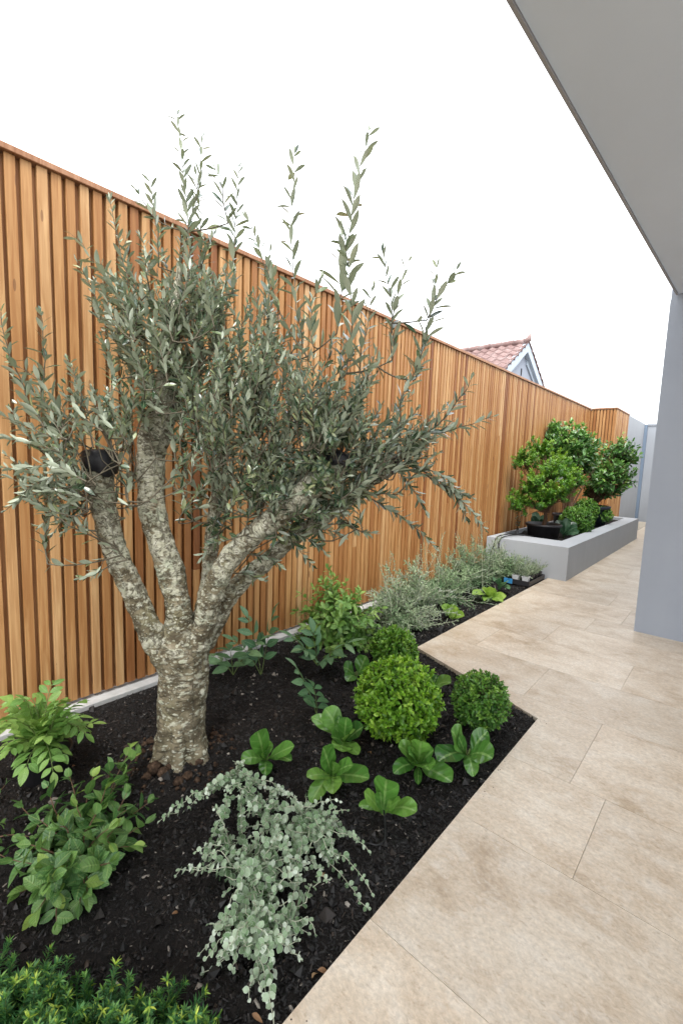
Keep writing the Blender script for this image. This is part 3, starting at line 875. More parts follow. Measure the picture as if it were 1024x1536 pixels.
allp = np.concatenate([np.c_[P[:, :3], np.concatenate([[0], np.cumsum(np.linalg.norm(np.diff(P[:, :3], axis=0), axis=1))]) + 3.1 * i, P[:, 3]] for i, P in enumerate(paths.values())])
tang = np.concatenate([unit(np.gradient(P[:, :3], axis=0)) for P in paths.values()])
best = np.empty(nv, int)
for a in range(0, nv, 4000):
    dd = np.linalg.norm(co[a:a + 4000, None] - allp[None, :, :3], axis=2) / allp[None, :, 4]
    best[a:a + 4000] = dd.argmin(1)
rel = co - allp[best, :3]
along = allp[best, 3] + (rel * tang[best]).sum(1)
ax = unit(np.cross(tang[best], np.array([.1, 1, .05]))); ay = np.cross(tang[best], ax)
ang = np.arctan2((rel * ay).sum(1), (rel * ax).sum(1))
lump = np.array([mnoise.noise(Vector(p * 9)) * .0085 + mnoise.noise(Vector(p * 24)) * .0040 + mnoise.noise(Vector(p * 60)) * .0016 for p in co])
ringy = np.array([mnoise.noise(Vector((s * 45, math.cos(a) * .9, math.sin(a) * .9))) for s, a in zip(along, ang)]) * .0042
co = co + no * (lump + ringy)[:, None]
me.vertices.foreach_set('co', co.astype(np.float32).ravel())
at_ = me.attributes.get('leaf')
if at_ is not None: me.attributes.remove(at_)
at_ = me.attributes.new('leaf', 'FLOAT_VECTOR', 'POINT'); at_.data.foreach_set('vector', np.c_[along, ang, co[:, 2]].astype(np.float32).ravel())
me.materials.clear(); me.materials.append(M['bark'])
me.polygons.foreach_set('use_smooth', np.full(len(me.polygons), True)); me.update()
tr = bpy.data.objects.new('trunk', me); C.objects.link(tr); attach(tr, TREE)

def wound(P, r, back=.055):
    """sawn limb end painted with black sealer"""
    g = Geo(); e = P[-1, :3]; T = unit(P[-1, :3] - P[-4, :3]); n = 22
    a = np.array([0, 0, 1.0]) if abs(T[2]) < .9 else np.array([1.0, 0, 0])
    u = unit(np.cross(T, a)); w = np.cross(T, u)
    prof = [(-back, r * .99), (-back + .004, r + .006), (-.02, r + .007), (.004, r + .004), (.012, r - .004), (.016, r * .6), (.017, r * .15)]
    V = []
    for h, q in prof:
        for k in range(n):
            b_ = 2 * PI * k / n
            lo = .012 * math.sin(b_ * 2 + 1) + .006 * math.sin(b_ * 5) if h <= -back + .005 else 0
            V.append(e + T * (h + lo) + (u * math.cos(b_) + w * math.sin(b_)) * q * (1 + .05 * math.sin(3 * b_ + 1)))
    F = [(i * n + k, i * n + (k + 1) % n, (i + 1) * n + (k + 1) % n, (i + 1) * n + k) for i in range(len(prof) - 1) for k in range(n)]
    F.append(tuple(range((len(prof) - 1) * n, len(prof) * n)))
    g.add(V, F); return g.build('wound_cap', M['sealer'], TREE, smooth=True)
wound(paths['left'], .062, .085); wound(paths['right'], .046, .05); wound(paths['lower'], .034, .06)

R2 = np.random.default_rng(5)
OL = Leaves(LANCE, 3, curl=.10, fold=.28, variants=6, seed=1)
TW = Geo()
nodes = [tuple(p[:3]) for k in ('left', 'centre', 'right', 'lower', 'thin') for p in paths[k][len(paths[k]) // 2 + 2:]]
def inside_fence(u, v, d):
    r = ray(u, v)
    if r[0] < 0: d = min(d, -2.37 / r[0])
    return at(u, v, d)
def olive_shoot(a, b, bend=0.0, L=.092, W=.0215, sp=.030, r0=.0034, t0=.12, ang=.72, k=.63):
    k *= min(1.05, depth_of(b) / 1.9); L, W, sp = L * k, W * k * 1.28, sp * k * 1.0
    mid = (a + b) / 2 + R2.normal(0, .025, 3) + UP * bend
    n = max(5, int(np.linalg.norm(b - a) / .035))
    P = bez(a, mid, b, n)
    P[1:-1] += R2.normal(0, .0035, (n - 2, 3))
    TW.tube(P, np.linspace(r0, .0011, n), 4, cap=False)
    dress(OL, P, sp, L, W, ang, 'opp', t0, up=.25, jit=.30, rnd=R2, taper=.42)
def link(a, r=.005):
    """a thin branch from the nearest wood to the foot of a shoot"""
    N = np.array(nodes); d = np.linalg.norm(N - a, axis=1) + np.maximum(0, N[:, 2] - a[2]) * 1.5
    q = N[d.argmin()]; L = np.linalg.norm(a - q)
    if L > .02:
        m = (a + q) / 2 + UP * (-.10 * L) + R2.normal(0, .05 * L, 3)
        P = bez(q, m, a, max(5, int(L / .05) + 3))
        c = RW.T @ (P - EYE).T; uu = 512 + FPX * c[0] / -c[2]; vv = 768 - FPX * c[1] / -c[2]
        if (((uu - 150) / 34) ** 2 + ((vv - 692) / 36) ** 2 < 1).any():      # pass behind the sawn limb, as the real branches do
            P = bez(q, m + unit(m - EYE) * .16 + UP * .03, a, len(P))
        TW.tube(P, np.linspace(r * (.72 + L * 1.0), r * .6, len(P)), 5, cap=False)
        for p in P[2::2]: nodes.append(tuple(p))
        if L > .10:
            dress(OL, P[len(P) // 3:], .045, .066, .018, .85, 'opp', .1, .25, .35, tip=False, rnd=R2)
# long single shoots against the sky and out of the crown: foot pixel, tip pixel, depth
for (u0, v0, u1, v1, d, sp, L) in (
        (284, 440, 266, 172, 1.92, .028, .085), (287, 330, 303, 206, 1.93, .032, .075), (350, 440, 358, 252, 1.90, .034, .085), (342, 335, 322, 252, 1.88, .036, .085), (238, 400, 222, 268, 1.95, .034, .075),
        (300, 400, 295, 262, 1.99, .034, .07), (452, 520, 442, 230, 1.86, .036, .085), (505, 500, 553, 198, 1.80, .036, .110), (520, 560, 512, 345, 1.78, .035, .11), (588, 540, 574, 380, 1.83, .034, .085), (590, 470, 612, 392, 1.84, .034, .07), (622, 570, 655, 402, 1.80, .034, .09),
        (640, 480, 684, 405, 1.80, .036, .085), (600, 660, 738, 625, 1.84, .030, .090), (640, 650, 706, 568, 1.83, .03, .08), (66, 640, 2, 468, 1.62, .036, .095), (60, 600, 62, 468, 1.70, .036, .09), (190, 500, 108, 352, 1.86, .030, .085),
        (200, 460, 165, 300, 1.9, .030, .08), (150, 480, 118, 395, 1.84, .030, .085), (95, 640, 20, 545, 1.66, .034, .095), (420, 470, 372, 330, 1.9, .034, .085), (540, 560, 560, 430, 1.78, .034, .095), (395, 480, 405, 380, 1.92, .034, .08), (235, 330, 205, 285, 1.95, .033, .07), (600, 600, 640, 500, 1.78, .034, .09), (470, 520, 480, 420, 1.80, .034, .1)):
    a, b = inside_fence(u0, v0, d), inside_fence(u1, v1, d - .04)
    link(a, .0042); olive_shoot(a, b, sp=sp * 1.02, L=L * 1.0, W=L * .225, t0=.03, k=.98 if v1 < 420 and u1 > 380 else .84)
# sprays hanging below and right
for (u0, v0, u1, v1, d) in ((600, 695, 690, 740, 1.95), (640, 712, 705, 745, 1.96), (620, 700, 726, 792, 1.97), (660, 730, 700, 780, 1.97), (590, 700, 640, 770, 1.98), (545, 745, 650, 820, 2.02), (500, 770, 560, 800, 2.02), (430, 800, 470, 850, 2.0), (420, 790, 490, 830, 1.95), (370, 830, 420, 850, 1.96), (340, 790, 300, 840, 2.05), (520, 740, 600, 740, 1.9), (350, 860, 395, 870, 2.02),
        (190, 840, 120, 868, 1.80), (185, 835, 135, 800, 1.80), (180, 830, 112, 780, 1.8), (175, 820, 145, 860, 1.82), (130, 740, 60, 790, 1.74), (110, 700, 10, 765, 1.66), (90, 690, 0, 700, 1.62), (110, 730, 30, 750, 1.68), (120, 720, 80, 800, 1.74), (100, 660, 0, 620, 1.62), (95, 680, 5, 655, 1.64), (120, 760, 95, 800, 1.76)):
    a, b = inside_fence(u0, v0, d), inside_fence(u1, v1, d - .03)
    link(a, .004); olive_shoot(a, b, bend=.02, sp=.030, t0=.1)
# the body of the crown: many upright shoots in overlapping clumps (centre pixel, half-widths, depth, half-depth, count, lean)
for (cu, cv, ru, rv, d, dd, n, lu, lv) in (
        (70, 640, 85, 115, 1.68, .14, 28, -.55, .65), (150, 600, 70, 100, 1.80, .16, 18, -.25, 1), (215, 430, 90, 95, 1.92, .20, 34, -.22, 1), (255, 520, 110, 110, 1.95, .26, 34, -.05, 1), (300, 420, 80, 95, 1.95, .2, 24, .02, 1),
        (335, 590, 115, 115, 1.90, .28, 40, .1, 1), (430, 600, 105, 105, 1.85, .26, 40, .15, 1), (500, 560, 80, 80, 1.82, .2, 22, .15, 1), (545, 640, 100, 75, 1.86, .24, 34, .40, .9), (620, 640, 70, 60, 1.86, .18, 16, .6, .7), (380, 480, 90, 80, 1.92, .2, 18, .05, 1),
        (420, 690, 100, 45, 1.88, .22, 22, .2, 1), (520, 700, 70, 40, 1.9, .18, 14, .5, .7), (170, 640, 60, 50, 2.0, .12, 10, -.2, 1), (80, 710, 70, 50, 1.76, .12, 14, -.6, .3), (330, 680, 60, 50, 2.0, .16, 12, 0, 1), (330, 500, 130, 120, 1.93, .28, 34, .08, 1), (470, 620, 120, 80, 1.88, .26, 22, .25, 1)):
    for k in range(int(n * 1.10)):
        q = unit(R2.normal(0, 1, 3)) * R2.random() ** (1 / 3)
        u, v = cu + ru * q[0], cv + rv * q[1]
        ln = R2.uniform(.14, .34)
        b = inside_fence(u, v, d + dd * q[2])
        dv = unit(np.array([lu + q[0] * .55 + R2.normal(0, .22), -(lv - q[1] * .35 + R2.normal(0, .2)), 0]))
        a = inside_fence(u - dv[0] * ln * 345, v - dv[1] * ln * 345, d + dd * q[2] * .7 + R2.normal(0, .05))
        link(a, .0038); olive_shoot(a, b, L=R2.uniform(.075, .10), W=R2.uniform(.018, .024), sp=.031)
# short sprouts along the upper sides of the two right-hand limbs and round the sawn ends
for key, f0, cnt in (('right', .50, 44), ('lower', .40, 30), ('thin', .5, 10), ('centre', .62, 14)):
    PP = paths[key]
    for k in range(cnt):
        p = PP[int(R2.uniform(f0, 1) * (len(PP) - 1))]
        dv = unit(np.array([R2.normal(.15, .5), R2.normal(0, .5), R2.uniform(-.25, 1.1)]))
        a = p[:3] + dv * p[3] * .8
        b = a + dv * R2.uniform(.10, .24) + UP * R2.uniform(0, .06); b[0] = max(b[0], -2.36)
        olive_shoot(a, b, sp=.030, t0=.1)
# no leaves sprout from the bare lower limbs: thin out the ones that hang just in front of the old wood
keep = []
bare = [(150, 690, 34, 45), (153, 745, 32, 40), (165, 800, 32, 40), (185, 850, 34, 40), (226, 690, 36, 45), (226, 750, 34, 45), (240, 810, 34, 40), (256, 870, 36, 40), (345, 850, 30, 40), (320, 900, 40, 50), (378, 806, 26, 24), (512, 684, 13, 15), (210, 900, 34, 45), (595, 690, 10, 10)]
for i in range(OL.count()):
    q = RW.T @ (OL.P[i] + unit(OL.D[i]) * OL.LW[i][0] * .5 - EYE); u = 512 + FPX * q[0] / -q[2]; v = 768 - FPX * q[1] / -q[2]
    hit = any(((u - a) / c_) ** 2 + ((v - b_) / d_) ** 2 < 1 for a, b_, c_, d_ in bare)
    if not (hit and -q[2] < 2.06 and R2.random() < .94): keep.append(i)
for nm in ('P', 'D', 'Nn', 'LW', 'R'): setattr(OL, nm, [getattr(OL, nm)[i] for i in keep])
OL.build('crown', M['olive'], TREE)
TW.build('twigs', M['twig'], TREE, smooth=True)
print('olive leaves', OL.count())

# ------------------------------------------------------------------ bedding plants
def blade(LV_geo, base, tip, width, bulge=.25, cup=.18, r=.5, prof=None, roll=0.0, cols=7, rows=13):
    """one broad leaf from base to tip, arched, with a cupped blade on a short stalk"""
    base = np.asarray(base, float); tip = np.asarray(tip, float)
    d = tip - base; L = np.linalg.norm(d)
    h = np.array([d[0], d[1], 0.0]); flat = np.linalg.norm(h) / L
    mid = base + d * .45 + UP * L * bulge * (.35 + flat)
    P = bez(base, mid, tip, rows)
    T = unit(np.gradient(P, axis=0))
    side = np.cross(T[rows // 2], UP * .7 + unit(EYE - base) * .75)
    side = unit(side)
    # turn a nearly upright blade to open towards the middle of the plant or the viewer
    V = []; A = []
    def egg(t):
        if t < .16: return .17
        q = (t - .12) / .88
        return max(.17, math.sqrt(max(0, 1 - ((q - .62) / .64) ** 2)) ** 1.5) if q < .62 else math.sqrt(max(.010, 1 - ((q - .62) / .385) ** 2))
    prof = prof or egg
    wv = rng.uniform(0, 6)
    for i in range(rows):
        t_ = i / (rows - 1); w = width * prof(t_)
        S = unit(side - T[i] * np.dot(side, T[i])); N = np.cross(S, T[i])
        S = S * math.cos(roll) + N * math.sin(roll); N = np.cross(S, T[i])
        if N[2] < -.2: N = -N
        for c_ in np.linspace(-1, 1, cols):
            x = c_ * w / 2
            z = cup * abs(c_) ** 1.6 * w * .5 + .06 * w * math.sin(t_ * 11 + wv + c_) * abs(c_)
            V.append(P[i] + S * x + N * z); A.append((c_, t_, r))
    i, j = np.meshgrid(np.arange(rows - 1), np.arange(cols - 1), indexing='ij')
    F = np.stack([i * cols + j, i * cols + j + 1, (i + 1) * cols + j + 1, (i + 1) * cols + j], -1).reshape(-1, 4)
    # face upwards
    a = np.array(V); f = F[len(F) // 2]
    nn = np.cross(a[f[1]] - a[f[0]], a[f[3]] - a[f[0]])
    if nn[2] < 0: F = F[:, ::-1]
    LV_geo.add(V, F, A)

ROS = 'broad glossy leaved clumps set out across the mulch'
def rosette(label, base, tips, mat='bergenia', name='broadleaf_clump', cat='plant', hgt=.012, group=ROS, scale=1.04, prof=None):
    b = ground(*base); root = thing(name, label, cat, b, group); root['_'] = 0; del root['_']
    if mat == 'bergenia' and len(tips) > 3:
        cu_, cv_ = np.mean([q[0] for q in tips]), base[1]
        tips = tuple(tips) + tuple((base[0] + rng.uniform(-16, 16), base[1] - rng.uniform(22, 40), rng.uniform(14, 20), rng.uniform(.055, .085)) for _ in range(2))
    for (u, v, wpx, z) in tips:
        tp = on(u, v, b[2] + z * 1.4); s = FPX / depth_of(tp)
        g = Geo(); dirn = unit(np.array([tp[0] - b[0], tp[1] - b[1], 0])) if z < .3 else UP
        blade(g, b + dirn * .012 + UP * hgt, tp, wpx / s * scale, prof=(lambda t: .20 if t < .18 else max(.03, math.sin(min(1, (t - .10) / .90) ** .85 * PI) ** .7)) if mat != 'bergenia' else None, bulge=rng.uniform(.05, .24), cup=rng.uniform(.12, .40), r=float(np.clip(rng.normal(.5, .25), 0, 1)), roll=rng.normal(0, .15))
        g.build('leaf', M[mat], root, smooth=True)
    g = Geo()
    for k in range(3):
        a = rng.uniform(0, 6.28); g.tube([b - UP * .03, b + np.array([math.cos(a) * .01, math.sin(a) * .01, .035])], (.007, .004), 6)
    g.build('stem', M['stem_green'], root, smooth=True)
rosette('clump with two bright upright leaves, between trunk foot and silver trailing plant', (398, 1148),
        ((386, 1097, 30, .13), (441, 1119, 22, .08), (437, 1141, 18, .04), (362, 1140, 22, .05), (398, 1164, 20, .02), (404, 1122, 14, .09)))
rosette('wide clump just behind the silver trailing plant, one rounded leaf spread sideways over mulch', (498, 1172),
        ((484, 1121, 33, .13), (529, 1148, 24, .08), (553, 1168, 33, .06), (499, 1191, 28, .03), (460, 1165, 20, .05), (466, 1205, 25, .02)))
rosette('dark clump left of the big lime ball, one pale leaf reaching upward', (515, 1112),
        ((519, 1076, 22, .11), (545, 1090, 26, .08), (511, 1127, 32, .03), (537, 1132, 20, .03), (497, 1106, 22, .05), (487, 1063, 32, .10), (467, 1076, 22, .07), (528, 1100, 20, .09)))
rosette('clump nearest the paving corner of the bed front, over a loop of thin black pipe', (574, 1226),
        ((579, 1169, 38, .14), (624, 1218, 30, .07), (546, 1188, 22, .10), (538, 1209, 14, .05), (600, 1200, 18, .09)))
rosette('full clump before the big lime ball with a dark oval leaf lying low', (626, 1152),
        ((631, 1112, 30, .11), (597, 1119, 26, .09), (650, 1125, 30, .09), (677, 1173, 36, .03), (590, 1160, 22, .03), (627, 1177, 12, .02), (613, 1131, 24, .09), (643, 1156, 32, .06)))
rosette('clump before the smaller dark ball, its few leaves spread like a fan', (700, 1136),
        ((676, 1095, 38, .10), (731, 1097, 26, .09), (738, 1138, 36, .05), (657, 1142, 38, .05), (709, 1165, 22, .02)))
rosette('two rounded leaves half hidden to the left of the big lime box ball', (534, 1012),
        ((515, 1001, 24, .06), (549, 984, 24, .10), (520, 1022, 18, .03)))
rosette('low leaf pair peeping out between the two box balls at the bed edge', (646, 1037),
        ((676, 1024, 24, .06), (655, 1012, 20, .06)))
rosette('lime green clump by the paving edge in front of the black seedling tray', (733, 899),
        ((708, 892, 18, .07), (722, 883, 16, .10), (743, 883, 16, .10), (759, 894, 16, .05), (754, 903, 14, .03), (726, 902, 14, .03), (735, 880, 14, .12)), 'hosta')
rosette('small pale green clump below the silvery wiry bushes, right beside the paving', (675, 928),
        ((679, 906, 22, .09), (661, 909, 18, .08), (696, 924, 18, .05), (687, 913, 18, .08), (668, 918, 16, .05)), 'hosta')
rosette('dark blue green leaves drooping behind the lime clump near the seedling tray', (748, 885),
        ((760, 873, 14, .12), (740, 872, 12, .14), (764, 884, 12, .06)), 'bluegreen')

# clipped box balls
def ball(label, u, v, d, r, n, leafL, mat, name='box_ball', group='clipped round box balls', squash=.97, per=6, inner=.55, base=None):
    c = at(u, v, d); b = base if base is not None else np.array([c[0], c[1], float(soil_h(c[0], c[1]))])
    root = thing(name, label, 'shrub', b, group)
    LV = Leaves(OVATE, 3, curl=.25, fold=.35, variants=5, seed=7); TWg = Geo()
    lum = rng.uniform(0, 50)
    for k in range(n):
        z = 1 - 2 * (k + .5) / n; ph = k * 2.399963 + rng.normal(0, .12)
        q = np.array([math.sqrt(1 - z * z) * math.cos(ph), math.sqrt(1 - z * z) * math.sin(ph), z])
        q = unit(q + rng.normal(0, .05, 3))
        rad = r * (1 + .075 * mnoise.noise(Vector(q * 2.2) + Vector((lum, 0, 0))) + rng.normal(0, .035) + (.08 if rng.random() < .05 else 0))
        p1 = c + q * rad * np.array([1, 1, squash]); ax_ = unit(q + UP * .35 + rng.normal(0, .18, 3))
        if p1[2] < b[2] + .02: continue
        p0 = p1 - ax_ * leafL * 1.9
        P = np.linspace(p0, p1, 4)
        TWg.tube(np.array([c + (p1 - c) * .35, p0, p1]), (.0022, .0016, .0009), 3, cap=False)
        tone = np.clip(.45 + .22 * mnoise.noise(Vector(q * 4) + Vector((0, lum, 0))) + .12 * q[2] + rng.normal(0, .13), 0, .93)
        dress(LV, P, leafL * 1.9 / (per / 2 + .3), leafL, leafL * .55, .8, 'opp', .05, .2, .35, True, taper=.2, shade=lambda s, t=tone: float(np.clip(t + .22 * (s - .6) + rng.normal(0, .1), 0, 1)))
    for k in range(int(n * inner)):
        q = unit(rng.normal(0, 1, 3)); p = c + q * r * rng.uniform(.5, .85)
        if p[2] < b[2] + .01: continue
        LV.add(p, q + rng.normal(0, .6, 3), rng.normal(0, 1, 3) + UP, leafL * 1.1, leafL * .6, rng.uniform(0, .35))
    for k in range(7):
        a = rng.uniform(0, 6.28); TWg.tube(bez(b - UP * .02, b + UP * r * .4, c + np.array([math.cos(a), math.sin(a), .2]) * r * .6, 6), np.linspace(.006, .002, 6), 5, cap=False)
    LV.build('foliage', M[mat], root); TWg.build('stems', M['stem_brown'], root, smooth=True)
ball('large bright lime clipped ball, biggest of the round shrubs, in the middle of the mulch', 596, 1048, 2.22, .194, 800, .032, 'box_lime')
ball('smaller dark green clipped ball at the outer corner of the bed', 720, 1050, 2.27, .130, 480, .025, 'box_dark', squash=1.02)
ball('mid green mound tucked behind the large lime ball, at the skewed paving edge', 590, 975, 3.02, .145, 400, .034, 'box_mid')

# compound leaves on arching stalks
def fronds(root, stalks, mat, leaflet, pairs, name='foliage', lw=.42, stem='stem_green', r0=.003):
    LV = Leaves(OVATE_FINE, 3, curl=.22, fold=.22, variants=5, seed=9); g = Geo()
    for P, L, tone in stalks:
        g.tube(P, np.linspace(r0, .001, len(P)), 4, cap=False)
        seg = np.concatenate([[0], np.cumsum(np.linalg.norm(np.diff(P, axis=0), axis=1))])
        for s in np.linspace(seg[-1] * .30, seg[-1] * .94, pairs):
            q = np.array([np.interp(s, seg, P[:, c_]) for c_ in range(3)])
            i = min(np.searchsorted(seg, s, side='right') - 1, len(P) - 2); T = unit(P[i + 1] - P[i])
            S = unit(np.cross(T, UP)); N = np.cross(S, T)
            f = .75 + .35 * math.sin(s / seg[-1] * PI)
            for sg in (-1, 1):
                d = T * .62 + S * sg * .85 + N * rng.normal(-.05, .14)
                LV.add(q + S * sg * .003, d, N + S * sg * .1 + rng.normal(0, .12, 3), L * f * rng.uniform(.88, 1.1), L * f * lw * rng.uniform(.9, 1.1), float(np.clip(tone + rng.normal(0, .14), 0, 1)))
        T = unit(P[-1] - P[-2]); LV.add(P[-1], T, np.cross(unit(np.cross(T, UP)), T), L, L * lw, float(np.clip(tone + .1, 0, 1)))
    LV.build(name, M[mat], root); g.build('stem', M[stem], root, smooth=True)

def pot(g, c, r, h, sx=1, sy=1, rz=0, flare=.84):
    g.lathe([(r * flare * .9, 0), (r * flare, .012), (r * .97, h * .86), (r * 1.05, h * .865), (r * 1.06, h * .985), (r * 1.04, h), (r * .97, h), (r * .94, h * .80), (.01, h * .80)], c, 36, sx, sy, rz)

b = ground(68, 1158); b[2] -= .035
root = thing('potted_shrub', 'fresh green shrub of feathered leaflets in a black pot against the slat fence', 'plant', b)
g = Geo(); pot(g, b, .098, .135); g.build('pot', M['pot'], root, smooth=True)
st = []
hub = b + UP * .13
for k in range(30):
    u, v = rng.uniform(2, 128), rng.uniform(1040, 1130)
    tip = inside_fence(u, v + 5, rng.uniform(1.60, 1.98))
    if k < 9: u, v, dd_ = ((80, 1025, 1.93), (140, 1085, 1.85), (128, 1100, 1.8), (20, 1050, 1.9), (0, 1085, 1.8), (40, 1150, 1.66), (80, 1158, 1.66), (15, 1125, 1.7), (118, 1075, 1.9))[k]; tip = inside_fence(u, v, dd_)
    tip[2] = max(tip[2], .035)
    mid = hub * .55 + tip * .45 + UP * .14 * rng.uniform(.5, 1.2)
    st.append((bez(hub + rng.normal(0, .012, 3), mid, tip, 9), rng.uniform(.050, .066), rng.uniform(.35, .85)))
fronds(root, st, 'pinnate', .06, 6, lw=.50)

def sprig(label, base, tips, L, pairs, group='single feathered sprigs sprouting from the mulch'):
    b = ground(*base); root = thing('leafy_sprig', label, 'plant', b, group)
    st = []
    for (u, v, d) in tips:
        tip = inside_fence(u, v, depth_of(b) + d); mid = b * .5 + tip * .5 + UP * .05 + rng.normal(0, .01, 3)
        st.append((bez(b, mid, tip, 9), L * rng.uniform(.9, 1.1), rng.uniform(.3, .75)))
    fronds(root, st, 'bluegreen', L, pairs)
sprig('sprig of paired leaves standing alone in open mulch left of the lime ball', (476, 1072), ((446, 1004, -.03), (470, 1030, -.1)), .085, 4)
sprig('tall arching sprig close to the white kerb, its top against the slats', (392, 1010), ((372, 928, .02), (408, 925, .0), (352, 962, .0)), .10, 4)
sprig('low sprig hard by the right side of the trunk', (350, 1012), ((318, 985, .0), (388, 962, .02), (345, 975, -.1)), .105, 3)
sprig('sprig of wide leaves below the bushy shrub at the kerb', (476, 1000), ((440, 957, -.02), (520, 965, -.05), (455, 975, -.12), (500, 985, -.12), (470, 950, .0)), .115, 3)

# broad leaved sprawling shrub, left foreground
def shrub(root, hub, tips, mat, L, W, sp, stem='stem_brown', mode='alt', ang=.95, up=.7, rise=.10, r0=.0035, tipbright=.35, prof=OVATE, t0=.25, name='foliage', jit=.32):
    LV = Leaves(prof, 3, curl=.2, fold=.22, variants=5, seed=13); g = Geo()
    for tip in tips:
        h = hub + rng.normal(0, .02, 3) * np.array([1, 1, .2])
        mid = h * .5 + tip * .5 + UP * rise * rng.uniform(.4, 1.3) + rng.normal(0, .015, 3)
        P = bez(h, mid, tip, 10); g.tube(P, np.linspace(r0, .0012, 10), 4, cap=False)
        tone = rng.uniform(.15, .6)
        dress(LV, P, sp, L, W, ang, mode, t0, up, jit, True, taper=.3, shade=lambda s, t_=tone: float(np.clip(t_ + tipbright * max(0, s - .6) / .4 + rng.normal(0, .13), 0, 1)))
    LV.build(name, M[mat], root); g.build('stem', M[stem], root, smooth=True)
    return LV.count()
b = ground(118, 1312)
root = thing('broadleaf_shrub', 'low sprawling shrub of broad oval mid green leaves at the left of the bed front', 'shrub', b)
tips = []
for u, v, z in [(rng.uniform(25, 205), rng.uniform(1190, 1350), rng.uniform(.05, .19)) for _ in range(18)] + list(((196, 1122, .16), (205, 1130, .14), (168, 1150, .17), (105, 1165, .17), (72, 1180, .14), (140, 1165, .17), (222, 1205, .09), (218, 1235, .08), (200, 1270, .06), (190, 1190, .17), (20, 1290, .07), (40, 1265, .10), (60, 1230, .13), (30, 1340, .03), (55, 1370, .02), (85, 1382, .01), (120, 1355, .03), (175, 1240, .16), (150, 1215, .18), (115, 1210, .19), (90, 1240, .18), (150, 1290, .12), (70, 1300, .13), (110, 1300, .15), (165, 1265, .12), (130, 1245, .19), (45, 1310, .09), (85, 1340, .08), (160, 1180, .18), (190, 1215, .13), (128, 1330, .07), (60, 1335, .07), (182, 1165, .17))):
    p = on(u, v, max(.02, z * .78)); tips.append(p)
shrub(root, b + UP * .02, tips, 'laurel', .068, .043, .022, rise=.045, up=1.9, tipbright=.30, prof=(.10, .72, 1.0, .97, .70, .06), jit=.4)
b = ground(-40, 1290)
root = thing('broadleaf_shrub', 'thin sprigs with small leaves leaning in at the left edge of the photo', 'shrub', b)
shrub(root, b + UP * .01, [on(8, 1178, .14), on(44, 1255, .03), on(0, 1235, .06), on(14, 1290, .02), on(-10, 1190, .12)], 'laurel', .040, .019, .026, rise=.06)

# silver trailing plant
b = ground(392, 1235)
root = thing('silver_trailing_plant', 'trailing plant with small round silver leaves spilling over the mulch towards the paving', 'plant', b)
LV = Leaves(ROUND, 3, curl=.12, fold=.22, variants=5, seed=17); g = Geo()
hubs = [ground(u, v) + UP * .03 for u, v in ((360, 1180), (400, 1230), (450, 1250), (380, 1330), (385, 1400))]
def trail(h, tip, bow=.05, n=12):
    mid = h * .5 + tip * .5 + UP * bow + rng.normal(0, .02, 3)
    P = bez(h, mid, tip, n)
    P[1:] += np.cumsum(rng.normal(0, .0065, (n - 1, 3)), axis=0)
    P[:, 2] = np.maximum(P[:, 2], soil_h(P[:, 0], P[:, 1]) + .006)
    g.tube(P, np.linspace(.0022, .0009, n), 4, cap=False)
    tone = rng.uniform(.25, .65)
    dress(LV, P, .0205, .0215, .0195, 1.15, 'opp', .05, 1.3, .55, True, taper=.40, shade=lambda s, t_=tone: float(np.clip(t_ + .35 * s * s + rng.normal(0, .16), 0, 1)))
for hu, u, v, z in ((0, 262, 1222, .03), (0, 272, 1228, .05), (0, 300, 1210, .06), (0, 345, 1140, .07), (0, 365, 1150, .08), (0, 385, 1165, .08), (0, 330, 1185, .1), (0, 440, 1190, .05), (1, 500, 1210, .07), (1, 515, 1222, .05), (2, 535, 1245, .05), (2, 548, 1280, .02), (2, 520, 1275, .05), (2, 535, 1335, .012), (2, 541, 1350, .01), (2, 480, 1300, .03), (2, 470, 1265, .07), (3, 258, 1322, .02), (3, 285, 1325, .03), (3, 310, 1300, .07), (3, 300, 1270, .07), (4, 296, 1452, .012), (4, 310, 1430, .04), (4, 330, 1480, .02), (4, 470, 1385, .015), (4, 455, 1375, .04), (4, 465, 1405, .01), (4, 440, 1440, .012), (4, 455, 1465, .01), (4, 400, 1500, .01), (4, 408, 1530, .008), (4, 395, 1470, .03), (4, 352, 1440, .06), (4, 370, 1480, .03), (4, 425, 1350, .07), (3, 440, 1320, .05), (3, 340, 1390, .08)):
    trail(hubs[hu], on(u, v, z), .03)
for k in range(135):
    h = hubs[int(rng.integers(0, 5))]
    u = rng.normal(385, 42); v = rng.uniform(1165, 1450)
    if v < 1300: u = rng.uniform(305, 500)
    tip = on(u, v, max(.015, .085 * rng.uniform(.1, 1.1)))
    hh = min(hubs, key=lambda q: np.linalg.norm(q - tip)) if rng.random() < .8 else h
    trail(tip + (hh - tip) * rng.uniform(.3, 1), tip, .03)
LV.build('foliage', M['silver'], root); g.build('stem', M['stem_grey'], root, smooth=True)
print('silver', LV.count())

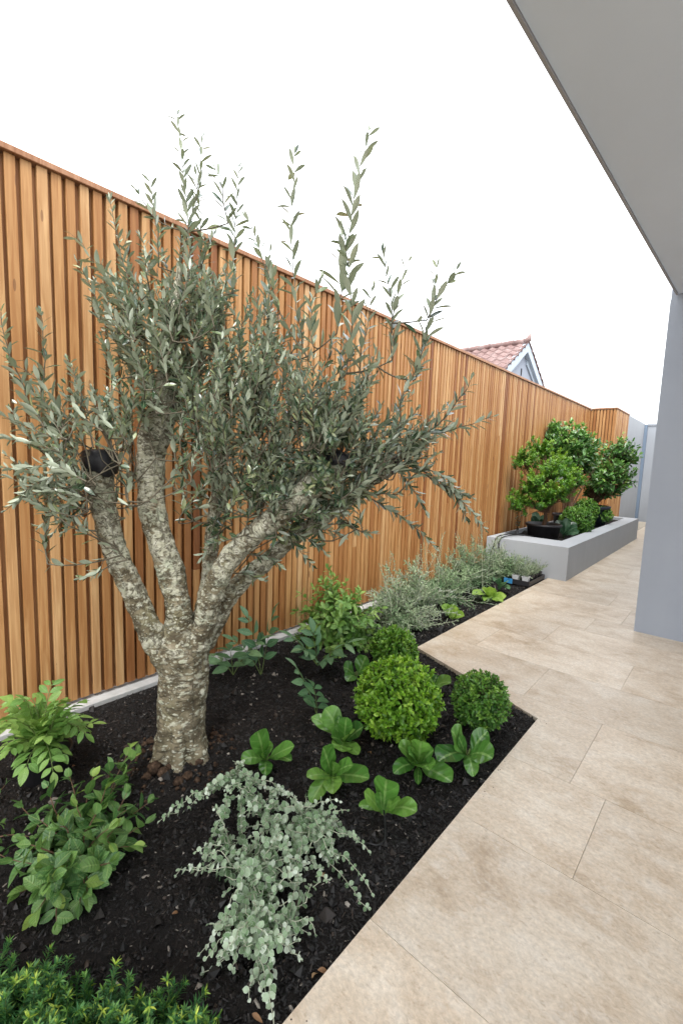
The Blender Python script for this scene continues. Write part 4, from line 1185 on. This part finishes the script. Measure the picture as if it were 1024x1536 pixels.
# feathery ground cover, bottom left
FE = 'feathery yellow tipped ground cover clumps'
def feather(label, cu, cv, ru, rv, n, h, group=FE):
    b = ground(cu, cv); root = thing('feathery_clump', label, 'plant', b, group)
    LV = Leaves(NEEDLE, 3, curl=.2, fold=.3, variants=4, seed=19); g = Geo()
    for k in range(n):
        a = rng.uniform(0, 6.28); q = math.sqrt(rng.random())
        p = ground(cu + ru * q * math.cos(a), cv + rv * q * math.sin(a))
        hh = h * (1 - .45 * q * q) * rng.uniform(.75, 1.15)
        lean = np.array([math.cos(a) * q, 0, 0]) * .05 + rng.normal(0, .022, 3) + np.array([.0, .012, 0])
        P = bez(p, p + UP * hh * .6 + lean * .3, p + UP * hh + lean, 8)
        g.tube(P, np.linspace(.0018, .0008, 8), 3, cap=False)
        br = rng.random() < .28
        dress(LV, P, .0068, .021, .0040, .75, 'whorl', .15, .15, .28, False, taper=.15, shade=lambda s: float(np.clip(rng.normal(.30, .16) + (.18 if br else .08) * s ** 4, 0, 1)))
        T = unit(P[-1] - P[-2])
        for j in range(8):
            d = T * .55 + unit(rng.normal(0, 1, 3)) * .7
            LV.add(P[-1] - T * .002, d, T + rng.normal(0, .3, 3), .017, .0045, float(np.clip(rng.normal(.82 if br else .62, .13), 0, 1)))
    LV.build('foliage', M['feather'], root); g.build('stem', M['stem_green'], root, smooth=True)
feather('largest feathery clump filling the bottom left corner of the photo', 25, 1575, 125, 85, 190, .105)
feather('middle feathery clump with one taller dark sprig, at the bottom edge', 165, 1572, 66, 66, 95, .085)
feather('small low feathery tuft, right end of the row at the bottom edge', 262, 1555, 36, 34, 34, .055)

# silvery wiry bushes along the kerb
def wiry(label, base, n, tipsfn, mat, L, W, sp, name='wiry_bush', group='silvery wiry bushes between the fence and the paving', stem='stem_grey', rise=.12, r0=.0035, side=True, prof=LANCE):
    b = base; root = thing(name, label, 'shrub', b, group)
    LV = Leaves(prof, 3, curl=.18, fold=.25, variants=5, seed=23); g = Geo()
    for k in range(n):
        tip = tipsfn(k); h = b + rng.normal(0, .035, 3) * np.array([1, 1, .1])
        mid = h * .5 + tip * .5 + UP * rise * rng.uniform(.3, 1.3) + rng.normal(0, .03, 3)
        P = bez(h, mid, tip, 11); P[1:-1] += rng.normal(0, .004, (9, 3)); P[:, 2] = np.maximum(P[:, 2], soil_h(P[:, 0], P[:, 1]) + .01)
        P[:, 0] = np.maximum(P[:, 0], -2.40)
        g.tube(P, np.linspace(r0, .0014, 11), 4, cap=False)
        tone = rng.uniform(.2, .75)
        sh = lambda s, t_=tone: float(np.clip(t_ + .2 * s + rng.normal(0, .14), 0, 1))
        dress(LV, P, sp, L, W, .85, 'opp', .12, .35, .35, True, taper=.3, shade=sh)
        if side:
            for q in range(3):
                i = int(rng.integers(3, 9)); T = unit(P[i + 1] - P[i]); e_ = P[i] + (T * .5 + unit(rng.normal(0, 1, 3)) * .6 + UP * .25) * rng.uniform(.05, .13)
                e_[2] = max(e_[2], float(soil_h(e_[0], e_[1])) + .01); e_[0] = max(e_[0], -2.40)
                Q = bez(P[i], P[i] * .5 + e_ * .5 + rng.normal(0, .01, 3), e_, 5); g.tube(Q, np.linspace(.0018, .001, 5), 3, cap=False)
                dress(LV, Q, sp, L * .9, W * .9, .85, 'opp', .1, .35, .35, True, taper=.3, shade=sh)
    LV.build('foliage', M[mat], root); g.build('stem', M[stem], root, smooth=True)
    return LV.count()
def dome(b, rx, ry, hz, lo=.15):
    def f(k):
        a = rng.uniform(0, 6.28); e_ = math.asin(rng.uniform(lo, 1)); q = rng.uniform(.55, 1.05) if rng.random() < .8 else rng.uniform(1.05, 1.30)
        p = b + np.array([math.cos(a) * math.cos(e_) * rx, math.sin(a) * math.cos(e_) * ry, math.sin(e_) * hz]) * q
        p[0] = max(p[0], -2.39); return p
    return f
def gp(x, y):
    return np.array([x, y, float(soil_h(x, y))])
b = gp(-2.14, 2.44)
root = thing('bushy_shrub', 'bushy shrub with fresh yellow green pointed leaves beside the kerb, left end of the row', 'shrub', b)
f = dome(b, .31, .30, .42, .0)
shrub(root, b, [f(k) for k in range(125)], 'pinnate', .080, .036, .034, mode='opp', ang=.85, up=.5, rise=.10, prof=LANCE)
b = gp(-1.92, 2.92)
wiry('pale silver wiry bush leaning out over the mulch beside the bushy green shrub', b, 66, dome(b, .38, .42, .40, .02), 'wiry', .044, .012, .021)
b = gp(-2.05, 3.35)
wiry('tall silver bush with long straggling stems reaching up the slats', b, 62, dome(b, .38, .48, .52, .02), 'wiry', .046, .012, .022)
b = gp(-2.08, 3.95)
wiry('grey green bush with drooping stems behind the small pale green clump', b, 64, dome(b, .40, .50, .44, .0), 'wiry_dark', .050, .013, .022)
b = gp(-2.15, 4.62)
wiry('dense needle leaved bush against the fence behind the lime clump', b, 80, dome(b, .32, .50, .50, .1), 'wiry_dark', .060, .010, .020, rise=.05)
b = gp(-2.02, 5.22)
wiry('soft grey lavender bush touching the front of the raised planter', b, 80, dome(b, .36, .38, .44, .1), 'wiry', .060, .0095, .020, rise=.05)
# single wands standing clear of the bushes
for j, (u0, v0, u1, v1, d) in enumerate(((590, 920, 592, 830, 3.5), (640, 870, 632, 815, 4.0), (585, 900, 575, 850, 3.4), (660, 850, 662, 800, 4.2), (728, 800, 722, 770, 4.7))):
    a = at(u0, v0, d); a = gp(max(a[0], -2.36), a[1]); e_ = at(u1, v1, d); e_[0] = max(e_[0], -2.38)
    wiry(('thin upright wand standing between the first two silver bushes', 'thin upright wand rising at the back of the grey green bush', 'short crooked wand at the left flank of the tall silver bush', 'thin wand against the slats above the grey green bush', 'topmost thin wand against the slats near the planter corner')[j], a, 2,
         lambda k, e_=e_: e_ + rng.normal(0, .02, 3), 'wiry', .030, .010, .022, name='plant_wand', group='thin wands rising from the wiry bushes', rise=.0, side=False, r0=.003)

# seedling tray by the planter
b = gp(-1.70, 5.28)
b[2] = -.01
tray = thing('seedling_tray', 'black seedling tray at the bed end, holding grey green seedlings in white pots', 'tray', b)
g = Geo()
x0, x1, y0, y1 = -1.86, -1.625, 5.02, 5.54
for lo, hi in (((x0, y0, .0), (x1, y1, .006)), ((x0, y0, .0065), (x0 + .006, y1, .055)), ((x1 - .006, y0, .0065), (x1, y1, .055)), ((x0 + .0065, y0, .0065), (x1 - .0065, y0 + .006, .055)), ((x0 + .0065, y1 - .006, .0065), (x1 - .0065, y1, .055))): g.box(lo, hi)
g.build('tray_body', M['pot'], tray)
for k in range(8):
    cx, cy = x0 + .062 + (k % 2) * .11, y0 + .07 + (k // 2) * .125
    g = Geo(); g.lathe([(.036, .007), (.048, .085), (.052, .086), (.052, .098), (.047, .098), (.044, .08), (.004, .08)], (cx, cy, 0), 4 if k < 2 else 16, rz=PI / 4)
    sp_ = thing('seedling_pot', ('white square pot at the near outer corner of the seedling tray' if k == 1 else 'white square pot at the near inner corner of the seedling tray') if k < 2 else 'small black seedling pot standing in the black tray', 'pot', (cx, cy, .0), 'pots standing in the seedling tray')
    g.build('pot_body', M['white'] if k < 2 else M['pot'], sp_)
    LV = Leaves(LANCE, 3, variants=4); gs = Geo()
    for q in range(15):
        h = np.array([cx, cy, .08]) + rng.normal(0, .014, 3) * [1, 1, 0]; tip = h + np.array([rng.normal(0, .05), rng.normal(0, .05), rng.uniform(.07, .17)])
        P = bez(h, h * .5 + tip * .5 + UP * .02, tip, 6); gs.tube(P, np.linspace(.0016, .0008, 6), 3, cap=False)
        dress(LV, P, .015, .036, .006, .7, 'opp', .1, .3, .35)
    LV.build('foliage', M['wiry'], sp_); gs.build('stem', M['stem_grey'], sp_)
g = Geo(); g.box((-1.895, 4.985, .005), (-1.80, 4.989, .062)); o = g.build('plant_label', M['bluelabel'], bevel=.004)
tag(o, 'blue plant label leaning on the front of the black seedling tray', 'label')

# pots and shrubs standing in the raised planter
SZ = .352
def crown(root, c, rad, nsh, L, W, mat, prof, ln=(.12, .22), sp=.030, mode='alt', ang=.8, up=.3, tb=.35, stem='stem_brown', foot=None, r0=.004, lobes=7, lr=None):
    global rng
    rng = np.random.default_rng(77)
    LV = Leaves(prof, 3, curl=.18, fold=.25, variants=5, seed=29); g = Geo()
    cen = lobes if lr else [c + rng.normal(0, .38, 3) * rad for _ in range(lobes)]
    lobes = len(cen)
    for k in range(nsh):
        q = unit(rng.normal(0, 1, 3)); cc = cen[k % lobes]
        tip = cc + (q * lr * np.array([1, 1, .85]) * rng.uniform(.35, 1.0) if lr else q * rad * rng.uniform(.35, .62)); l = rng.uniform(*ln)
        tip[0] = max(tip[0], -2.36)
        d = unit(q * .7 + UP * .6 + rng.normal(0, .25, 3)); a = tip - d * l
        P = bez(a, a * .5 + tip * .5 + rng.normal(0, .02, 3), tip, 6); g.tube(P, np.linspace(.003, .0012, 6), 3, cap=False)
        if foot is not None and k % 2 == 0:
            g.tube(bez(foot + rng.normal(0, .02, 3) * [1, 1, 0], (foot + a) / 2 + UP * .08, a, 7), np.linspace(r0, .003, 7), 4, cap=False)
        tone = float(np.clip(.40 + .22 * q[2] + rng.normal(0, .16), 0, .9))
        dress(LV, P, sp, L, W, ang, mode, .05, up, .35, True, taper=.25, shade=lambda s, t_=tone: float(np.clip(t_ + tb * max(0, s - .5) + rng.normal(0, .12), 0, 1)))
    LV.build('foliage', M[mat], root); g.build('branches', M[stem], root, smooth=True)
    return LV.count()

# 1 small bright tree in a squat black pot
b = on(812, 806, SZ); b = np.array([-1.985, 6.52, SZ])
root = thing('potted_tree', 'small bright green tree on a single stem in a squat black pot', 'potted tree', b)
g = Geo(); pot(g, b - UP * .03, .225, .225, 1.0, 1.0); g.build('pot', M['pot'], root, smooth=True)
s0 = b + UP * .15; c = at(819, 733, depth_of(b + UP * .7))
g = Geo(); P = smooth_path([tuple(s0) + (.030,), tuple(s0 * .75 + c * .25 + np.array([.02, 0, 0])) + (.024,), tuple(s0 * .5 + c * .5) + (.020,), tuple(c) + (.012,)], 5); g.tube(P[:, :3], P[:, 3], 10); g.build('trunk', M['stem_brown'], root, smooth=True)
n1 = crown(root, c + UP * .02, np.array([.44, .40, .44]), 400, .046, .014, 'citrus', LANCE, (.08, .17), .018, 'whorl', .75, .3, .45, foot=P[-8, :3], r0=.007, lr=.225,
           lobes=[at(u, v, 6.0 + dd_) for u, v, dd_ in ((786, 686, .1), (812, 672, .2), (826, 702, -.05), (797, 722, -.1), (856, 714, .0), (842, 733, -.15), (776, 748, .05), (815, 742, -.1), (838, 690, .2))])
# 2 taller glossy shrub behind it
b = np.array([-2.08, 7.95, SZ])
root = thing('potted_shrub', 'tall glossy leaved shrub behind the small bright tree, top of the planting', 'shrub', b)
g = Geo(); pot(g, b - UP * .03, .20, .26); g.build('pot', M['pot'], root, smooth=True)
c = at(848, 676, depth_of(b + UP * .9))
crown(root, c, np.array([.42, .56, .50]), 430, .105, .046, 'glossy', OVATE_FINE, (.10, .22), .030, 'alt', .9, .4, .4, foot=b + UP * .2, r0=.009, lr=.28,
      lobes=[at(u, v, depth_of(b + UP * .9) + dd_) for u, v, dd_ in ((836, 648, 0), (815, 656, .1), (860, 655, -.1), (878, 670, -.1), (857, 684, -.2), (840, 668, -.2), (872, 690, .1), (826, 680, .1))])
# 3 shrub in the big dark pot
b = np.array([-1.93, 8.75, SZ])
root = thing('potted_shrub', 'bushy dark leaved shrub on many thin stems in a big dark pot', 'shrub', b)
g = Geo(); pot(g, b - UP * .02, .31, .37); g.build('pot', M['bluepot'], root, smooth=True)
c = at(908, 715, depth_of(b + UP * .9))
crown(root, c, np.array([.40, .48, .54]), 360, .108, .042, 'glossy', OVATE_FINE, (.12, .24), .034, 'alt', .9, .35, .4, foot=b + UP * .3, r0=.008, lr=.26,
      lobes=[at(u, v, depth_of(b + UP * .9) + dd_) for u, v, dd_ in ((893, 704, 0), (911, 680, .1), (928, 670, -.1), (938, 684, 0), (901, 722, -.2), (919, 704, -.2), (934, 714, 0), (889, 728, .1), (915, 728, 0))])
LVt = None
# balls and low leaves in the planter
ball('round clipped ball beside the squat black pot, nearest ball in the planter', 864, 782, 6.75, .225, 360, .040, 'box_dark', name='box_ball', group='clipped round balls in the raised planter', base=np.array([at(864, 782, 6.75)[0], at(864, 782, 6.75)[1], SZ]))
ball('clipped ball half hidden behind the nearest ball in the planter', 878, 765, 7.5, .19, 240, .040, 'box_dark', name='box_ball', group='clipped round balls in the raised planter', base=np.array([at(878, 765, 7.5)[0], at(878, 765, 7.5)[1], SZ]))
ball('small flat clipped ball in front of the big dark pot', 900, 772, 7.75, .175, 240, .040, 'box_dark', name='box_ball', group='clipped round balls in the raised planter', squash=.8, base=np.array([at(900, 772, 7.75)[0], at(900, 772, 7.75)[1], SZ]))
def dark_clump(label, b, tips, wid):
    root = thing('broadleaf_clump', label, 'plant', b, 'dark leaved clumps in the raised planter')
    for (dx, dy, dz) in tips:
        g = Geo(); blade(g, b, b + np.array([dx, dy, dz]), wid, r=rng.random()); g.build('leaf', M['dusky'], root, smooth=True)
    g = Geo(); g.tube([b - UP * .03, b + UP * .05], (.012, .006), 6); g.build('stem', M['stem_green'], root)
dark_clump('dark broad leaved clump between the squat black pot and the nearest planter ball', np.array([-1.80, 6.85, SZ]), ((.16, .02, .16), (.1, -.14, .12), (-.02, -.16, .2), (.12, .12, .2), (-.12, .05, .22), (.02, .03, .27), (.2, -.06, .08)), .12)
dark_clump('dark broad leaved clump under the small flat ball near the big pot', np.array([-1.75, 7.55, SZ]), ((.1, -.1, .06), (.12, .04, .08), (-.05, -.14, .08), (.03, .12, .1), (.08, -.16, .03)), .11)
dark_clump('dark leaves at the fence side behind the squat black pot', np.array([-2.18, 6.95, SZ]), ((.1, -.1, .2), (.05, .1, .26), (-.08, -.1, .24), (-.1, .06, .3), (.14, 0, .16)), .12)
b = np.array([-2.33, 6.42, SZ])
root = thing('seedling', 'thin seedling with a few leaves in the fence corner of the planter', 'plant', b)
shrub(root, b, [b + np.array([.02, -.05, .30]), b + np.array([.05, .05, .34]), b + np.array([0, .02, .26])], 'dusky', .07, .025, .05, mode='opp', rise=.02)
g = Geo(); c = at(837, 719, 6.02); S = unit(np.array([.75, .66, .0])); U_ = unit(np.array([-.2, .1, .9]))
def card(g, c, w, h, dy=0.0, th=.002):
    N = np.cross(S, U_); V = [c + S * a * w + U_ * b_ * h + N * (dy + q) for q in (0, th) for a, b_ in ((-.5, -.5), (.5, -.5), (.5, .5), (-.5, .5))]
    g.add(V, np.array([(0, 3, 2, 1), (4, 5, 6, 7), (0, 1, 5, 4), (1, 2, 6, 5), (2, 3, 7, 6), (3, 0, 4, 7)]))
card(g, c, .115, .07)
tg = g.build('plant_tag', M['white']); tag(tg, 'white plant tag with a yellow patch hanging in the small bright tree', 'tag')
g = Geo(); card(g, c + S * .038, .035, .05, -.0035); g.build('printed_patch', M['yellow'], tg)

# irrigation pipes
for lab, pts in (('thin black irrigation pipe hooked over the front corner of the planter', [(-2.02, 6.25, .385), (-2.17, 6.0, .425), (-2.25, 5.75, .425), (-2.265, 5.60, .40), (-2.29, 5.592, .30), (-2.33, 5.59, .16), (-2.33, 5.585, -.02)]),
                 ('shorter black pipe beside it, hanging down the planter front', [(-2.05, 6.2, .385), (-2.13, 6.0, .42), (-2.19, 5.75, .42), (-2.215, 5.60, .395), (-2.225, 5.592, .31), (-2.205, 5.59, .22)])):
    P = smooth_path([p + (.008,) for p in pts], 8); g = Geo(); g.tube(P[:, :3], .008, 8)
    tag(g.build('irrigation_pipe', M['hose'], smooth=True), lab, 'pipe', 'black pipes over the planter edge')
P = smooth_path([tuple(ground(u, v) + UP * z) + (.003,) for u, v, z in ((574, 1228, .03), (577, 1250, .02), (576, 1268, .014), (566, 1279, .012), (552, 1277, .010), (545, 1270, -.01))], 7)
g = Geo(); g.tube(P[:, :3], .0028, 7); tag(g.build('irrigation_pipe', M['hose'], smooth=True), 'loop of thin black drip pipe rising from the mulch under a glossy clump', 'pipe')

# a few fallen leaves
DL = 'dry fallen leaves on the mulch'
for lab, u, v, L, a in (('tan fallen leaf at the paving edge beside the silver plant tip', 476, 1462, .030, .6), ('brown fallen leaf below the tan one at the paving edge', 468, 1474, .024, 1.9), ('reddish dry leaf upright in the mulch below the lime ball', 556, 1135, .030, 2.6), ('curled brown leaf under the silver plant near the front', 378, 1528, .026, .2), ('small orange dry leaf in open mulch left of the silver plant', 258, 1378, .020, 1.2), ('dry tan leaf in the mulch just right of the black pot', 108, 1147, .022, 2.0), ('brown dry leaf under the silver plant right edge', 483, 1335, .028, 2.2)):
    p = ground(u, v) + UP * .010; LV = Leaves(OVATE, 3, curl=.5, fold=.7, variants=1)
    LV.add(p, np.array([math.cos(a), math.sin(a), .15]), UP + rng.normal(0, .3, 3), L, L * .42, rng.random())
    tag(LV.build('fallen_leaf', M['dry']), lab, 'leaf', DL)

# ------------------------------------------------------------------ camera, light, view
cam = bpy.data.cameras.new('camera'); co_ = bpy.data.objects.new('camera', cam); C.objects.link(co_)
cam.sensor_fit = 'VERTICAL'; cam.sensor_height = 36; cam.sensor_width = 24; cam.lens = FPX / 1536 * 36
cam.clip_start = .05; cam.clip_end = 400
m4 = Matrix.Identity(4)
for i in range(3):
    for j in range(3): m4[i][j] = RW[i, j]
m4[2][3] = 1.3
co_.matrix_world = m4
sc = bpy.context.scene; sc.camera = co_

SUN_EL, SUN_ROT = math.radians(56), math.radians(142)
w = bpy.data.worlds.new('World'); sc.world = w; w.use_nodes = True
nt = w.node_tree; bg = nt.nodes['Background']
sky = nt.nodes.new('ShaderNodeTexSky'); sky.sky_type = 'NISHITA'; sky.sun_disc = False
sky.sun_elevation = SUN_EL; sky.sun_rotation = SUN_ROT; sky.air_density = 1.0; sky.dust_density = 6.0; sky.ozone_density = 1.0
hs = nt.nodes.new('ShaderNodeHueSaturation'); hs.inputs['Saturation'].default_value = .25
mx = nt.nodes.new('ShaderNodeMix'); mx.data_type = 'RGBA'; mx.inputs[0].default_value = .70
mx.inputs[7].default_value = (9.6, 9.9, 10.3, 1)             # a bright, even cloud layer
nt.links.new(sky.outputs[0], hs.inputs['Color']); nt.links.new(hs.outputs[0], mx.inputs[6]); nt.links.new(mx.outputs[2], bg.inputs['Color'])
bg.inputs['Strength'].default_value = .13
sun = bpy.data.lights.new('sun', 'SUN'); sun.energy = 1.5; sun.angle = math.radians(25); sun.color = (1.0, .96, .90)
so = bpy.data.objects.new('sun', sun); C.objects.link(so)
sd = Vector((math.sin(SUN_ROT) * math.cos(SUN_EL), math.cos(SUN_ROT) * math.cos(SUN_EL), math.sin(SUN_EL)))
so.rotation_euler = sd.to_track_quat('Z', 'Y').to_euler(); so.location = (0, 0, 8)
sc.view_settings.view_transform = 'Standard'; sc.view_settings.look = 'None'; sc.view_settings.gamma = 1; sc.view_settings.exposure = 1.32
sc.cycles.max_bounces = 8; sc.cycles.diffuse_bounces = 4; sc.cycles.glossy_bounces = 3; sc.cycles.transmission_bounces = 4; sc.cycles.transparent_max_bounces = 4
